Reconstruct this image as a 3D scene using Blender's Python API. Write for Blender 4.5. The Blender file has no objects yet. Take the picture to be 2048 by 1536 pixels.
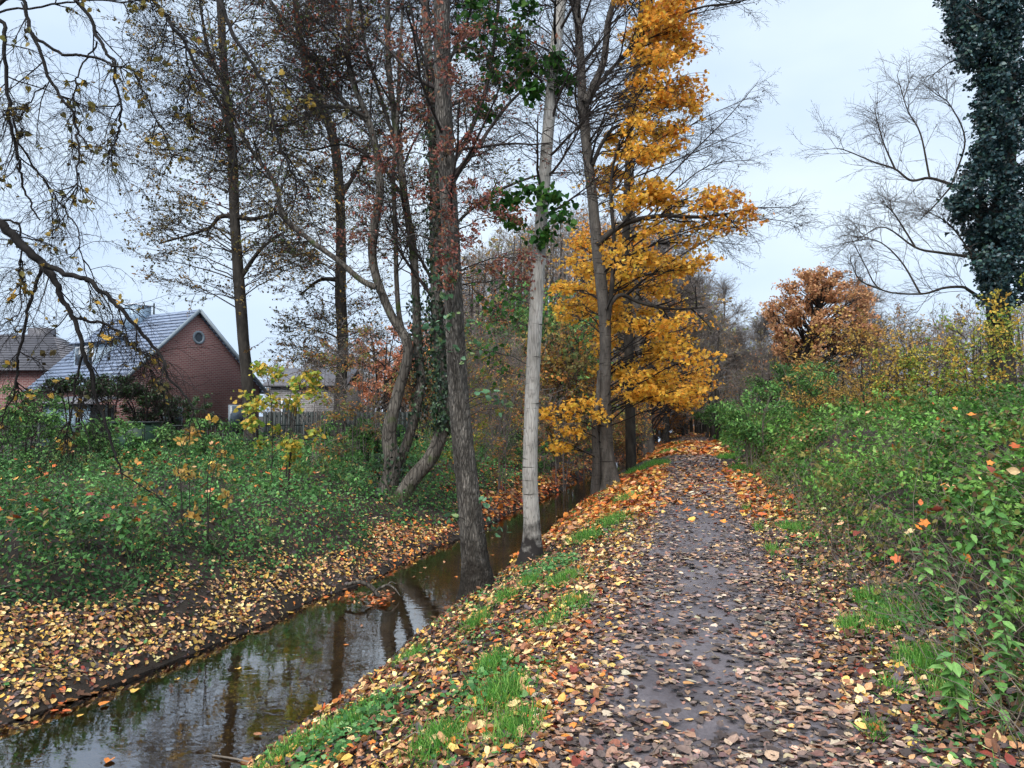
import bpy, math
import numpy as np
from mathutils import Vector, Matrix

# ------------------------------------------------------------------ camera
SC = bpy.context.scene
COL = SC.collection
FPX, CX, CY, HOR, CAMZ = 1480.0, 1024.0, 768.0, 830.0, 1.6
TILT = math.atan((HOR - CY) / FPX)
cam_d = bpy.data.cameras.new('camera')
cam_d.sensor_width = 36.0
cam_d.lens = FPX / 2048 * 36.0
cam_d.clip_start = 0.05
cam_d.clip_end = 2000
cam = bpy.data.objects.new('camera', cam_d)
cam.location = (0, 0, CAMZ)
cam.rotation_euler = (math.pi / 2 + TILT, 0, 0)
COL.objects.link(cam)
SC.camera = cam

# ------------------------------------------------------------------ sky, sun, exposure
SUN_EL, SUN_AZ = math.radians(52), math.radians(205)      # azimuth clockwise from +Y: behind the camera
w = bpy.data.worlds.new('World')
SC.world = w
w.use_nodes = True
nt = w.node_tree
nt.nodes.clear()
N = nt.nodes.new
sky = N('ShaderNodeTexSky'); sky.sky_type = 'NISHITA'; sky.sun_disc = False
sky.sun_elevation = SUN_EL; sky.sun_rotation = SUN_AZ; sky.air_density = 1.0; sky.dust_density = 2.0
tc = N('ShaderNodeTexCoord'); mp = N('ShaderNodeMapping'); mp.inputs['Scale'].default_value = (1, 1, 2.2)
nz = N('ShaderNodeTexNoise'); nz.inputs['Scale'].default_value = 1.7; nz.inputs['Detail'].default_value = 5; nz.inputs['Roughness'].default_value = .5
rp = N('ShaderNodeValToRGB')
rp.color_ramp.elements[0].position = .42; rp.color_ramp.elements[0].color = (3.55, 4.5, 5.9, 1)
rp.color_ramp.elements[1].position = .72; rp.color_ramp.elements[1].color = (5.1, 5.85, 6.6, 1)
mx = N('ShaderNodeMixRGB'); mx.inputs[0].default_value = .9
bg = N('ShaderNodeBackground'); bg.inputs['Strength'].default_value = .05
wo = N('ShaderNodeOutputWorld')
L = nt.links.new
L(tc.outputs['Generated'], mp.inputs[0]); L(mp.outputs[0], nz.inputs['Vector']); L(nz.outputs[0], rp.inputs[0])
L(sky.outputs[0], mx.inputs[1]); L(rp.outputs[0], mx.inputs[2]); L(mx.outputs[0], bg.inputs[0]); L(bg.outputs[0], wo.inputs[0])

sd = bpy.data.lights.new('sun', 'SUN')
sd.energy = 1.5; sd.angle = math.radians(60); sd.color = (1.0, .97, .93)
so = bpy.data.objects.new('sun', sd)
sdir = Vector((math.cos(SUN_EL) * math.sin(SUN_AZ), math.cos(SUN_EL) * math.cos(SUN_AZ), math.sin(SUN_EL)))
so.rotation_euler = sdir.to_track_quat('Z', 'Y').to_euler()
so.location = (0, 0, 30)
COL.objects.link(so)
SC.view_settings.view_transform = 'Standard'
SC.view_settings.look = 'None'
SC.view_settings.gamma = 1
SC.view_settings.use_curve_mapping = False
SC.view_settings.exposure = 1.9
SC.cycles.use_denoising = True
SC.cycles.max_bounces = 5
SC.cycles.diffuse_bounces = 2
SC.cycles.use_adaptive_sampling = True
SC.cycles.adaptive_threshold = 0.05
SC.cycles.caustics_reflective = False
SC.cycles.caustics_refractive = False
SC.cycles.transmission_bounces = 4
SC.cycles.transparent_max_bounces = 6

# ------------------------------------------------------------------ maths helpers
rng = np.random.default_rng(11)
U = rng.uniform
ANG = math.atan(361 / FPX)
CA, SA = math.cos(ANG), math.sin(ANG)


def P(px, py, d):
    px = np.asarray(px, float); py = np.asarray(py, float)
    dx = (px - CX) / FPX; up = (CY - py) / FPX
    dy = math.cos(TILT) - up * math.sin(TILT); dz = math.sin(TILT) + up * math.cos(TILT)
    k = d / dy
    return np.stack([k * dx, np.broadcast_to(np.asarray(d, float), k.shape), CAMZ + k * dz], -1)


def xy(u, v):
    return u * CA + v * SA, -u * SA + v * CA


def uv(x, y):
    return x * CA - y * SA, x * SA + y * CA


def proj(p):
    d = p[:, 1] * math.cos(TILT) + (p[:, 2] - CAMZ) * math.sin(TILT)
    up = -p[:, 1] * math.sin(TILT) + (p[:, 2] - CAMZ) * math.cos(TILT)
    d = np.where(np.abs(d) < 1e-3, 1e-3, d)
    return CX + FPX * p[:, 0] / d, CY - FPX * up / d, d


_ph = np.random.default_rng(3).uniform(0, 6.28, (40, 2))
_an = np.random.default_rng(4).uniform(0, 6.28, 40)


def n2(x, y, s=1.0, k=0):
    """smooth pseudo noise about -1..1"""
    r = 0
    for i in range(5):
        j = (i + k * 5) % 40
        f = s * (0.7 + .45 * i)
        r = r + np.sin(f * (x * np.cos(_an[j]) + y * np.sin(_an[j])) + _ph[j, 0] + 1.3 * np.sin(f * .6 * (y * np.cos(_an[j]) - x * np.sin(_an[j])) + _ph[j, 1]))
    return r / 3.2


def sst(a, b, x):
    t = np.clip((x - a) / (b - a), 0, 1)
    return t * t * (3 - 2 * t)


WATER = -0.75


def uL(v):
    return np.interp(v, [0, 5, 9, 14, 22, 32, 60, 120], [-5.05, -4.95, -4.6, -4.35, -4.05, -3.85, -3.8, -3.8]) + .10 * n2(v, v * 0, 1.1, 2)


def uR(v):
    return -2.86 + .09 * n2(v, v * 0, 1.3, 3)


def gz(u, v):
    u = np.asarray(u, float); v = np.asarray(v, float)
    l = uL(v); r = uR(v)
    # right side of the stream
    ur = u - r
    zr = np.interp(ur, [-1.0, -.5, -.05, .12, .5, 1.1, 1.7, 2.1, 2.9, 3.8, 4.2], [-1.02, -.98, -.8, -.66, -.47, -.22, -.06, 0, 0, 0.0, .03])
    zb = np.interp(u, [1.35, 1.8, 2.4, 3.2, 4.2, 6, 10, 30, 80], [0, .15, .5, .92, 1.16, 1.26, 1.26, 1.15, 1.0]) * np.interp(v, [0, 20, 45], [1, 1, .7])
    bump = sst(1.6, 3.2, u) * sst(14, 9, u) * (.32 * n2(u, v, .9, 1) + .18 * n2(u, v, 2.1, 4))
    zr = zr + zb + bump
    # left side
    ul = l - u
    zl = np.interp(ul, [-.9, -.4, 0.0, .10, .22, .8, 1.6, 2.6, 4.2, 8, 20, 80], [-1.02, -.96, -.78, -.66, -.62, -.36, -.05, .14, .25, .3, .2, .2])
    zl = zl + sst(-.1, .15, ul) * sst(1.2, .4, ul) * (.05 * n2(u, v, 3.1, 2) + .035 * n2(u, v, 7.7, 4)) + sst(.3, 1.5, ul) * .09 * n2(u, v, 1.2, 5)
    m = (l + r) / 2
    z = np.where(u > m, zr, zl)
    far = sst(25, 90, np.abs(u)) * 0.4
    z = z + .018 * n2(u, v, 4.1, 6) * sst(-.9, -1.2, u) + .012 * n2(u, v, 3.0, 7) + far * n2(u, v, .05, 6)
    return z


def gxy(x, y):
    u, v = uv(np.asarray(x, float), np.asarray(y, float))
    return gz(u, v)


def GI(px, py):
    """ground point under a photo pixel"""
    d = np.linspace(2.2, 120, 3000)
    p = P(np.full_like(d, px), np.full_like(d, py), d)
    h = p[:, 2] - gxy(p[:, 0], p[:, 1])
    i = np.argmax(h < 0)
    return p[i]


def lin(r, g=None, b=None):
    c = np.array(r if g is None else (r, g, b), float) / 255
    return np.where(c <= .04045, c / 12.92, ((c + .055) / 1.055) ** 2.4)


def pal(*cs, k=1.0):
    return np.clip(np.array([lin(c) for c in cs]) * k, 0, .9)


def norm(a):
    return a / np.maximum(np.linalg.norm(a, axis=-1, keepdims=True), 1e-9)


def catmull(pts, K):
    pts = np.asarray(pts, float)
    n = len(pts)
    q = np.vstack([2 * pts[0] - pts[1], pts, 2 * pts[-1] - pts[-2]])
    t = np.linspace(0, n - 1 - 1e-6, K); i = t.astype(int); f = (t - i)[:, None]
    a, b, c, d = q[i], q[i + 1], q[i + 2], q[i + 3]
    return .5 * ((2 * b) + (c - a) * f + (2 * a - 5 * b + 4 * c - d) * f ** 2 + (3 * b - a - 3 * c + d) * f ** 3)


# ------------------------------------------------------------------ mesh helpers
def mesh_np(name, V, polys, mat=None, col=None, smooth=False):
    me = bpy.data.meshes.new(name)
    V = np.ascontiguousarray(V, dtype=np.float32)
    polys = [np.asarray(p, np.int32) for p in polys if len(p)]
    me.vertices.add(len(V)); me.vertices.foreach_set('co', V.ravel())
    nl = sum(p.size for p in polys); npol = sum(len(p) for p in polys)
    me.loops.add(nl); me.polygons.add(npol)
    me.loops.foreach_set('vertex_index', np.concatenate([p.ravel() for p in polys]))
    st = []; o = 0
    for p in polys:
        st.append(o + np.arange(len(p)) * p.shape[1]); o += p.size
    me.polygons.foreach_set('loop_start', np.concatenate(st).astype(np.int32))
    if smooth:
        me.polygons.foreach_set('use_smooth', np.ones(npol, bool))
    if col is not None:
        a = me.attributes.new('Col', 'FLOAT_COLOR', 'POINT')
        c4 = np.ones((len(V), 4), np.float32); c4[:, :3] = col
        a.data.foreach_set('color', c4.ravel())
    me.update(calc_edges=True)
    me.validate()
    if mat:
        me.materials.append(mat)
    return me


def link(name, me, parent=None, kind=None, label=None, cat=None, group=None):
    o = bpy.data.objects.new(name, me)
    COL.objects.link(o)
    if parent is not None:
        o.parent = parent
    tag(o, label, cat, group, kind)
    return o


def tag(o, label=None, cat=None, group=None, kind=None):
    for k, x in (('label', label), ('category', cat), ('group', group), ('kind', kind)):
        if x:
            o[k] = x


def thing(name, label, cat, loc, group=None):
    o = link(name, None, None, None, label, cat, group)
    o.location = [float(c) for c in loc]
    return o


class Soup:
    def __init__(s):
        s.V = []; s.P = {}; s.C = []; s.n = 0

    def add(s, V, polys, col=None):
        V = np.asarray(V, float).reshape(-1, 3)
        for p in polys:
            p = np.asarray(p)
            if len(p):
                s.P.setdefault(p.shape[1], []).append(p + s.n)
        s.V.append(V); s.n += len(V)
        if col is not None:
            s.C.append(np.broadcast_to(col, V.shape))

    def box(s, c, ax, h):
        """centre, 3x3 rows of axes, half sizes"""
        c = np.asarray(c, float); ax = np.asarray(ax, float); h = np.asarray(h, float)
        k = np.array([[-1, -1, -1], [1, -1, -1], [1, 1, -1], [-1, 1, -1], [-1, -1, 1], [1, -1, 1], [1, 1, 1], [-1, 1, 1]]) * h
        s.add(c + k @ ax, [[[0, 3, 2, 1], [4, 5, 6, 7], [0, 1, 5, 4], [1, 2, 6, 5], [2, 3, 7, 6], [3, 0, 4, 7]]])

    def mesh(s, name, mat, base=(0, 0, 0), smooth=False):
        return mesh_np(name, np.vstack(s.V) - np.asarray(base, float), [np.vstack(v) for v in s.P.values()], mat, np.vstack(s.C) if s.C else None, smooth)

    def build(s, name, mat, parent=None, kind=None, smooth=False, label=None):
        base = np.array(parent.location) if parent is not None else (0, 0, 0)
        return link(name, s.mesh(name, mat, base, smooth), parent, kind, label)


def tubes(Pn, R, sides=3, disp=None, cap=False):
    """Pn (N,K,3) R (N,K) -> verts, polys"""
    Pn = np.asarray(Pn, float); R = np.asarray(R, float)
    n, K, _ = Pn.shape
    T = norm(np.gradient(Pn, axis=1))
    mean = np.abs(T.mean(1)); ref = np.eye(3)[np.argmin(mean, 1)][:, None, :]
    A = norm(np.cross(T, ref)); B = np.cross(T, A)
    th = np.linspace(0, 2 * np.pi, sides, endpoint=False)
    rr = R[:, :, None] * np.ones(sides)
    if disp is not None:
        s = np.concatenate([np.zeros((n, 1)), np.cumsum(np.linalg.norm(np.diff(Pn, axis=1), axis=2), 1)], 1)
        rr = rr * (1 + disp(th[None, None, :], s[:, :, None]))
    V = Pn[:, :, None, :] + rr[..., None] * (np.cos(th)[None, None, :, None] * A[:, :, None, :] + np.sin(th)[None, None, :, None] * B[:, :, None, :])
    idx = np.arange(n * K * sides).reshape(n, K, sides)
    a = idx[:, :-1, :]; b = np.roll(a, -1, 2); d = idx[:, 1:, :]; c = np.roll(d, -1, 2)
    q = np.stack([a, d, c, b], -1).reshape(-1, 4)
    return V.reshape(-1, 3), [q[:, ::-1]]


# leaf templates: stalk at origin, tip towards +Y, upper side +Z
def t_oval(wd=.32, cup=.06, bend=-.12, asym=0.0):
    v = [(0, 0, 0), (-wd * .9, .3, cup), (0, .3, 0), (wd * .9, .3, cup), (-wd * .75, .66, cup + bend * .4), (asym, .66, bend * .4), (wd * .75, .66, cup + bend * .4), (asym, 1, bend)]
    return np.array(v), [[(0, 2, 1), (0, 3, 2), (4, 5, 7), (5, 6, 7)], [(1, 2, 5, 4), (2, 3, 6, 5)]]


def t_dia(wd=.33, cup=.10):
    return np.array([(0, 0, 0), (wd, .45, cup), (0, 1, -.05), (-wd, .45, cup)]), [[(0, 1, 2), (0, 2, 3)]]


def t_heart(cup=.06, bend=-.1):
    v = [(0, .08, 0), (-.26, -.02, cup), (-.44, .24, cup * 1.3), (-.34, .6, cup + bend * .4), (0, 1.02, bend), (.34, .6, cup + bend * .4), (.44, .24, cup * 1.3), (.26, -.02, cup), (0, .5, bend * .2)]
    return np.array(v), [[(0, 8, 1), (1, 8, 2), (2, 8, 3), (3, 8, 4), (4, 8, 5), (5, 8, 6), (6, 8, 7), (7, 8, 0)]]


def t_maple(cup=.05, seed=0):
    r_ = np.random.default_rng(seed)
    pts = []
    for ang, ra in [(-150, .34), (-128, .52), (-105, .33), (-72, .62), (-55, .50), (-45, .36), (-22, .55), (0, .72), (22, .55), (45, .36), (55, .50), (72, .62), (105, .33), (128, .52), (150, .34)]:
        a = math.radians(ang)
        ra *= .95 + r_.uniform(-.06, .06)
        pts.append((math.sin(a) * ra, .38 + math.cos(a) * ra, cup * (ra - .3) * 3 * r_.uniform(-1, 1.4)))
    pts.append((0, .12, 0))
    c = len(pts)
    pts.append((0, .38, -.02))
    return np.array(pts), [[(c, (i + 1) % c, i) for i in range(c)]]


def t_curl(wd=.34, k=.5):
    ys = [0, .3, .62, 1.0]
    v = []
    for y in ys:
        ww = wd * (1 - (2 * y - .9) ** 2 * .8) if 0 < y < 1 else .03
        z = k * (y - .5) ** 2
        v += [(-ww, y, z + k * ww * .9), (0, y, z), (ww, y, z + k * ww * .7)]
    q = []
    for i in range(3):
        a = i * 3
        q += [(a, a + 1, a + 4, a + 3), (a + 1, a + 2, a + 5, a + 4)]
    return np.array(v), [q]


def t_crumple(seed):
    r_ = np.random.default_rng(seed); k = 9; v = []
    for i in range(k):
        a = 2 * math.pi * i / k; ra = (.30 + .16 * abs(math.cos(a))) * r_.uniform(.7, 1.2)
        v.append((math.sin(a) * ra * .85, .5 - math.cos(a) * ra * 1.15, r_.uniform(-.08, .22)))
    v.append((r_.uniform(-.08, .08), .5, r_.uniform(-.05, .05)))
    return np.array(v), [[(k, i, (i + 1) % k)[::-1] for i in range(k)]]


OVAL, OVAL2, DIA, HEART, HEART2 = t_oval(), t_oval(.24, .08, -.25, .05), t_dia(), t_heart(), t_heart(.14, .12)
MAPLE, MAPLE2, CURL, CURL2 = t_maple(.05, 1), t_maple(.16, 2), t_curl(), t_curl(.28, .9)
NETTLE = t_oval(.27, .05, -.2)


def frames(nrm, head):
    nrm = norm(nrm); y = norm(head - nrm * (nrm * head).sum(-1, keepdims=True)); x = np.cross(y, nrm)
    return np.stack([x, y, nrm], -1)          # columns


def rand_dir(n):
    return norm(rng.normal(size=(n, 3)))


def rand_frames(n, up=1.0, spread=.5, down=0.0):
    nr = np.array([0, 0, up]) + spread * rng.normal(size=(n, 3))
    hd = rng.normal(size=(n, 3)); hd[:, 2] = hd[:, 2] * .3 - down
    return frames(nr, hd)


class Leaves:
    """many leaves: the largest in view become objects of their own, the rest one mesh"""

    def __init__(s, palette, tpls):
        s.pal = np.asarray(palette); s.t = tpls
        s.pos = []; s.R = []; s.s = []; s.ci = []; s.ti = []; s.near = []

    def add(s, pos, R, size, ci=None, ti=None):
        n = len(pos)
        if n == 0:
            return
        s.pos.append(pos); s.R.append(R); s.s.append(np.broadcast_to(size, (n,)).astype(float))
        s.ci.append(rng.integers(0, len(s.pal), n) if ci is None else np.broadcast_to(ci, (n,)))
        s.ti.append(rng.integers(0, len(s.t), n) if ti is None else np.broadcast_to(ti, (n,)))

    def build(s, parent, mat, n_obj=0, name='leaf', mass='foliage', lift=0.0, jit=.16, minpx=0):
        if not s.pos:
            return
        base = np.array(parent.location)
        pos = np.vstack(s.pos); R = np.concatenate(s.R); sz = np.concatenate(s.s); ci = np.concatenate(s.ci); ti = np.concatenate(s.ti)
        sel = np.zeros(len(pos), bool)
        if n_obj:
            px, py, d = proj(pos)
            scr = sz / np.maximum(d, .3) * FPX
            ok = (px > 15) & (px < 2033) & (py > 15) & (py < 1521) & (d > .5) & (scr > minpx)
            scr = np.where(ok, scr, -1) * (np.abs(R[:, 1, 2] * -1) * .6 + .5)
            order = np.argsort(-scr)[:n_obj]
            order = order[scr[order] > 0]
            sel[order] = True
            cache = {}
            for i in order:
                key = (int(ti[i]), int(ci[i]))
                if key not in cache:
                    tv, tp = s.t[key[0]]
                    cache[key] = mesh_np(name, tv, tp, mat, np.broadcast_to(s.pal[key[1]], tv.shape))
                o = bpy.data.objects.new(name, cache[key])
                m = np.eye(4); m[:3, :3] = R[i] * sz[i]; m[:3, 3] = pos[i] - base + (0, 0, lift)
                o.matrix_basis = Matrix(m.tolist())
                o.parent = parent
                COL.objects.link(o)
        keep = ~sel
        n = int(keep.sum())
        if n:
            c = s.pal[ci[keep]] * np.clip(1 + jit * rng.normal(size=(n, 1)), .45, 1.6) * (1 + .05 * rng.normal(size=(n, 3)))
            return scatter(mass, parent, pos[keep] - base, R[keep], sz[keep], np.clip(c, 0, .9), ti[keep], s.t, mat)


SCAT = {}


def scatter_group(tpls, mat):
    """geometry nodes: one leaf (or twig spray) of the given kinds on every point"""
    key = (tuple(id(t) for t in tpls), mat.name)
    if key in SCAT:
        return SCAT[key][0]
    col = bpy.data.collections.new('leaf_kinds')
    for k, t in enumerate(tpls):
        me = t if isinstance(t, bpy.types.Mesh) else mesh_np('leaf_kind', t[0], t[1], M_INST.get(mat.name, mat))
        col.objects.link(bpy.data.objects.new('leaf_kind_%02d_%s' % (k, len(SCAT)), me))
    ng = bpy.data.node_groups.new('scatter', 'GeometryNodeTree')
    ng.interface.new_socket('Geometry', in_out='INPUT', socket_type='NodeSocketGeometry')
    ng.interface.new_socket('Geometry', in_out='OUTPUT', socket_type='NodeSocketGeometry')
    G = ng.nodes.new
    gi, go = G('NodeGroupInput'), G('NodeGroupOutput')
    ci_ = G('GeometryNodeCollectionInfo'); ci_.inputs['Collection'].default_value = col; ci_.inputs['Separate Children'].default_value = True; ci_.inputs['Reset Children'].default_value = True
    ip = G('GeometryNodeInstanceOnPoints'); ip.inputs['Pick Instance'].default_value = True

    def attr(nm, ty):
        a = G('GeometryNodeInputNamedAttribute'); a.data_type = ty; a.inputs['Name'].default_value = nm
        return a.outputs['Attribute']
    K = ng.links.new
    K(gi.outputs[0], ip.inputs['Points']); K(ci_.outputs[0], ip.inputs['Instance'])
    K(attr('kind_index', 'INT'), ip.inputs['Instance Index']); K(attr('turn', 'FLOAT_VECTOR'), ip.inputs['Rotation']); K(attr('size', 'FLOAT'), ip.inputs['Scale'])
    K(ip.outputs[0], go.inputs[0])
    SCAT[key] = (ng, tpls, col)
    return ng


def scatter(name, parent, pos, R, sz, c, ti, tpls, mat):
    me = bpy.data.meshes.new(name)
    n = len(pos)
    me.vertices.add(n); me.vertices.foreach_set('co', np.ascontiguousarray(pos, np.float32).ravel())
    eu = np.stack([np.arctan2(R[:, 2, 1], R[:, 2, 2]), -np.arcsin(np.clip(R[:, 2, 0], -1, 1)), np.arctan2(R[:, 1, 0], R[:, 0, 0])], 1)
    a = me.attributes.new('turn', 'FLOAT_VECTOR', 'POINT'); a.data.foreach_set('vector', eu.astype(np.float32).ravel())
    a = me.attributes.new('size', 'FLOAT', 'POINT'); a.data.foreach_set('value', sz.astype(np.float32))
    a = me.attributes.new('kind_index', 'INT', 'POINT'); a.data.foreach_set('value', ti.astype(np.int32))
    c4 = np.ones((n, 4), np.float32); c4[:, :3] = c
    a = me.attributes.new('Col', 'FLOAT_COLOR', 'POINT'); a.data.foreach_set('color', c4.ravel())
    me.materials.append(M_INST.get(mat.name, mat))
    o = link(name, me, parent, 'stuff')
    m = o.modifiers.new('scatter', 'NODES'); m.node_group = scatter_group(tpls, mat)
    return o


# ------------------------------------------------------------------ branch growth
def spawn(Pn, R, m, t0=.25, t1=1., a0=25, a1=65, l0=.25, l1=.55, K=5, lift=0.0, wander=.12, rk=.55, absl=False, rmin=.0025):
    n, K0, _ = Pn.shape
    t = U(t0, t1, (n, m)); f = t * (K0 - 1); i = np.minimum(f.astype(int), K0 - 2); fr = (f - i)[..., None]
    ar = np.arange(n)[:, None]
    p0 = Pn[ar, i] * (1 - fr) + Pn[ar, i + 1] * fr
    r0 = R[ar, i] * (1 - fr[..., 0]) + R[ar, i + 1] * fr[..., 0]
    T = norm(Pn[ar, i + 1] - Pn[ar, i])
    plen = np.linalg.norm(np.diff(Pn, axis=1), axis=2).sum(1)[:, None]
    p0 = p0.reshape(-1, 3); T = T.reshape(-1, 3); r0 = r0.reshape(-1)
    le = (U(l0, l1, (n, m)) * (1 if absl else plen * (1.15 - .6 * t))).reshape(-1)
    q = norm(np.cross(T, rand_dir(len(T)))); a = np.radians(U(a0, a1, len(T)))[:, None]
    d = norm(T * np.cos(a) + q * np.sin(a) + np.array([0, 0, lift]))
    pts = [p0]; dd = d
    for k in range(K - 1):
        dd = norm(dd + wander * rng.normal(size=dd.shape) + np.array([0, 0, lift * .25]))
        pts.append(pts[-1] + dd * (le / (K - 1))[:, None])
    Pc = np.stack(pts, 1)
    rs = np.maximum(r0 * rk, rmin)
    Rc = rs[:, None] * np.linspace(1, .35, K)[None]
    return Pc, np.maximum(Rc, rmin * .6)


def along(Pn, n_per, t0=.3, t1=1.0):
    n, K, _ = Pn.shape
    t = U(t0, t1, (n, n_per)) * (K - 1); i = np.minimum(t.astype(int), K - 2); fr = (t - i)[..., None]
    ar = np.arange(n)[:, None]
    return (Pn[ar, i] * (1 - fr) + Pn[ar, i + 1] * fr).reshape(-1, 3)


def ball(n):
    d = rand_dir(n)
    return d * U(0, 1, (n, 1)) ** (1 / 3)


class Tree:
    def __init__(s, name, label, cat, base, group=None):
        s.root = thing(name, label, cat, base, group)
        s.base = np.array(base, float)
        s.tw = Soup()
        s.bare = []

    def stem(s, pts, r, mat, sides=12, K=None, name='trunk', disp=None, smooth=True, flare=0.0, label=None, wob=0.0):
        pts = np.asarray(pts, float)
        K = K or max(8, 4 * len(pts))
        C = catmull(pts, K)
        if wob:
            w_ = np.cumsum(rng.normal(size=C.shape), 0); w_ -= np.linspace(0, 1, K)[:, None] * w_[-1]; C = C + wob * w_
        r = np.interp(np.linspace(0, 1, K), np.linspace(0, 1, len(r)), r)
        if flare:
            ss = np.concatenate([[0], np.cumsum(np.linalg.norm(np.diff(C, axis=0), axis=1))])
            r = r * (1 + flare * np.exp(-ss / .22))
        V, q = tubes(C[None], r[None], sides, disp)
        sp = Soup(); sp.add(V, q)
        sp.build(name, mat, s.root, None, smooth, label)
        return C[None], r[None]

    def twig(s, Pn, R, sides=3):
        V, q = tubes(Pn, R, sides); s.tw.add(V, q)

    def finish(s, mat, name='twigs'):
        if s.tw.n:
            s.tw.build(name, mat, s.root, 'stuff', True)

    def clumps(s, trunk, C, Rr, lv, ntw, nlv, size, bark, br=.03, slope=.7, objs=False, twr=.004, up=.6, spread=.7, down=.3, ci=None, sides=5, tmin=.35, pal_fn=None):
        """branches out to leaf clumps; trunk (K,3); C (n,3) centres, Rr (n,3) radii"""
        C = np.asarray(C, float); Rr = np.asarray(Rr, float); n = len(C)
        dh = np.linalg.norm(C[:, None, :2] - trunk[None, :, :2], axis=2)
        cost = np.abs(trunk[None, :, 2] - (C[:, 2][:, None] - slope * dh)) + .15 * dh
        at = trunk[np.argmin(cost, 1)]
        ln = np.linalg.norm(C - at, axis=1, keepdims=True)
        mid = at * .5 + C * .5 + ln * np.array([0, 0, .14]) + ln * .07 * rng.normal(size=(n, 3))
        t = np.linspace(0, 1, 8)[None, :, None]
        B = (1 - t) ** 2 * at[:, None] + 2 * t * (1 - t) * mid[:, None] + t ** 2 * C[:, None]
        B = B + .02 * ln[:, None] * rng.normal(size=B.shape) * np.sin(np.pi * t)
        Rb = br * np.clip(ln, .3, 4) ** .5 * np.linspace(1, .3, 8)[None]
        if objs:
            for i in range(n):
                V, q = tubes(B[i:i + 1], Rb[i:i + 1], 6)
                sp = Soup(); sp.add(V, q); sp.build('branch', bark, s.root, None, True)
        else:
            s.twig(B, Rb, sides)
        # twigs
        k = np.repeat(np.arange(n), ntw); m = len(k)
        e = C[k] + ball(m) * Rr[k]
        tt = U(.45, 1, m); f = tt * 7; i = np.minimum(f.astype(int), 6); fr = (f - i)[:, None]
        st = B[k, i] * (1 - fr) + B[k, i + 1] * fr
        l2 = np.linalg.norm(e - st, axis=1, keepdims=True)
        md = st * .5 + e * .5 + l2 * (.10 * rng.normal(size=(m, 3)) + np.array([0, 0, .08]))
        t = np.linspace(0, 1, 5)[None, :, None]
        Tw = (1 - t) ** 2 * st[:, None] + 2 * t * (1 - t) * md[:, None] + t ** 2 * e[:, None]
        s.twig(Tw, np.broadcast_to(twr * np.linspace(1.4, .6, 5)[None], (m, 5)))
        if nlv:
            lp = along(Tw, nlv, tmin, 1.02)
            lp = lp + size * .5 * rng.normal(size=lp.shape)
            col = ci
            if pal_fn is not None:
                col = pal_fn(lp)
            lv.add(lp, rand_frames(len(lp), up, spread, down), size * U(.65, 1.15, len(lp)), col)
        return B, Tw


# ------------------------------------------------------------------ materials
def nodes(name):
    m = bpy.data.materials.new(name); m.use_nodes = True
    t = m.node_tree; t.nodes.clear()
    return m, t, t.nodes.new, t.links.new


def ramp(N_, stops):
    r = N_('ShaderNodeValToRGB'); e = r.color_ramp.elements
    while len(e) < len(stops):
        e.new(.5)
    for x, (p, c) in zip(e, stops):
        x.position = p; x.color = tuple(c) + (1,)
    return r


M_INST = {}


def leaf_mat(name, trans=.35, rough=.5, spec=.3, vein=.18, grain=5., inst=False):
    m, t, N_, L_ = nodes(name)
    a = N_('ShaderNodeAttribute'); a.attribute_name = 'Col'; a.attribute_type = 'INSTANCER' if inst else 'GEOMETRY'
    tc_ = N_('ShaderNodeTexCoord'); oi = N_('ShaderNodeObjectInfo')
    sc_ = N_('ShaderNodeMath'); sc_.operation = 'MULTIPLY'; sc_.inputs[1].default_value = 91.; L_(oi.outputs['Random'], sc_.inputs[0])
    av = N_('ShaderNodeVectorMath'); L_(tc_.outputs['Object'], av.inputs[0]); L_(sc_.outputs[0], av.inputs[1])
    nz_ = N_('ShaderNodeTexNoise'); nz_.inputs['Scale'].default_value = grain; nz_.inputs['Detail'].default_value = 4; nz_.inputs['Roughness'].default_value = .65
    L_(av.outputs[0], nz_.inputs['Vector'])
    mr = N_('ShaderNodeMapRange'); mr.inputs[1].default_value = .32; mr.inputs[2].default_value = .68; mr.inputs[3].default_value = .68; mr.inputs[4].default_value = 1.18
    L_(nz_.outputs[0], mr.inputs[0])
    sx = N_('ShaderNodeSeparateXYZ'); L_(tc_.outputs['Object'], sx.inputs[0])
    ab = N_('ShaderNodeMath'); ab.operation = 'ABSOLUTE'; L_(sx.outputs[0], ab.inputs[0])
    mv = N_('ShaderNodeMapRange'); mv.inputs[1].default_value = .012; mv.inputs[2].default_value = .035; mv.inputs[3].default_value = vein; mv.inputs[4].default_value = 0; L_(ab.outputs[0], mv.inputs[0])
    ad = N_('ShaderNodeMath'); ad.operation = 'ADD'; L_(mr.outputs[0], ad.inputs[0]); L_(mv.outputs[0], ad.inputs[1])
    mu = N_('ShaderNodeVectorMath'); mu.operation = 'SCALE'
    L_(a.outputs['Color'], mu.inputs[0]); L_(ad.outputs[0], mu.inputs['Scale'])
    b = N_('ShaderNodeBsdfPrincipled'); b.inputs['Roughness'].default_value = rough; b.inputs['Specular IOR Level'].default_value = spec
    L_(mu.outputs[0], b.inputs['Base Color'])
    o = N_('ShaderNodeOutputMaterial')
    if trans:
        tr = N_('ShaderNodeBsdfTranslucent'); L_(mu.outputs[0], tr.inputs[0])
        mx_ = N_('ShaderNodeMixShader'); mx_.inputs[0].default_value = trans
        L_(b.outputs[0], mx_.inputs[1]); L_(tr.outputs[0], mx_.inputs[2]); L_(mx_.outputs[0], o.inputs[0])
    else:
        L_(b.outputs[0], o.inputs[0])
    if not inst:
        M_INST[name] = leaf_mat(name + '_mass', trans, rough, spec, vein, grain, True)
    return m


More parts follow.
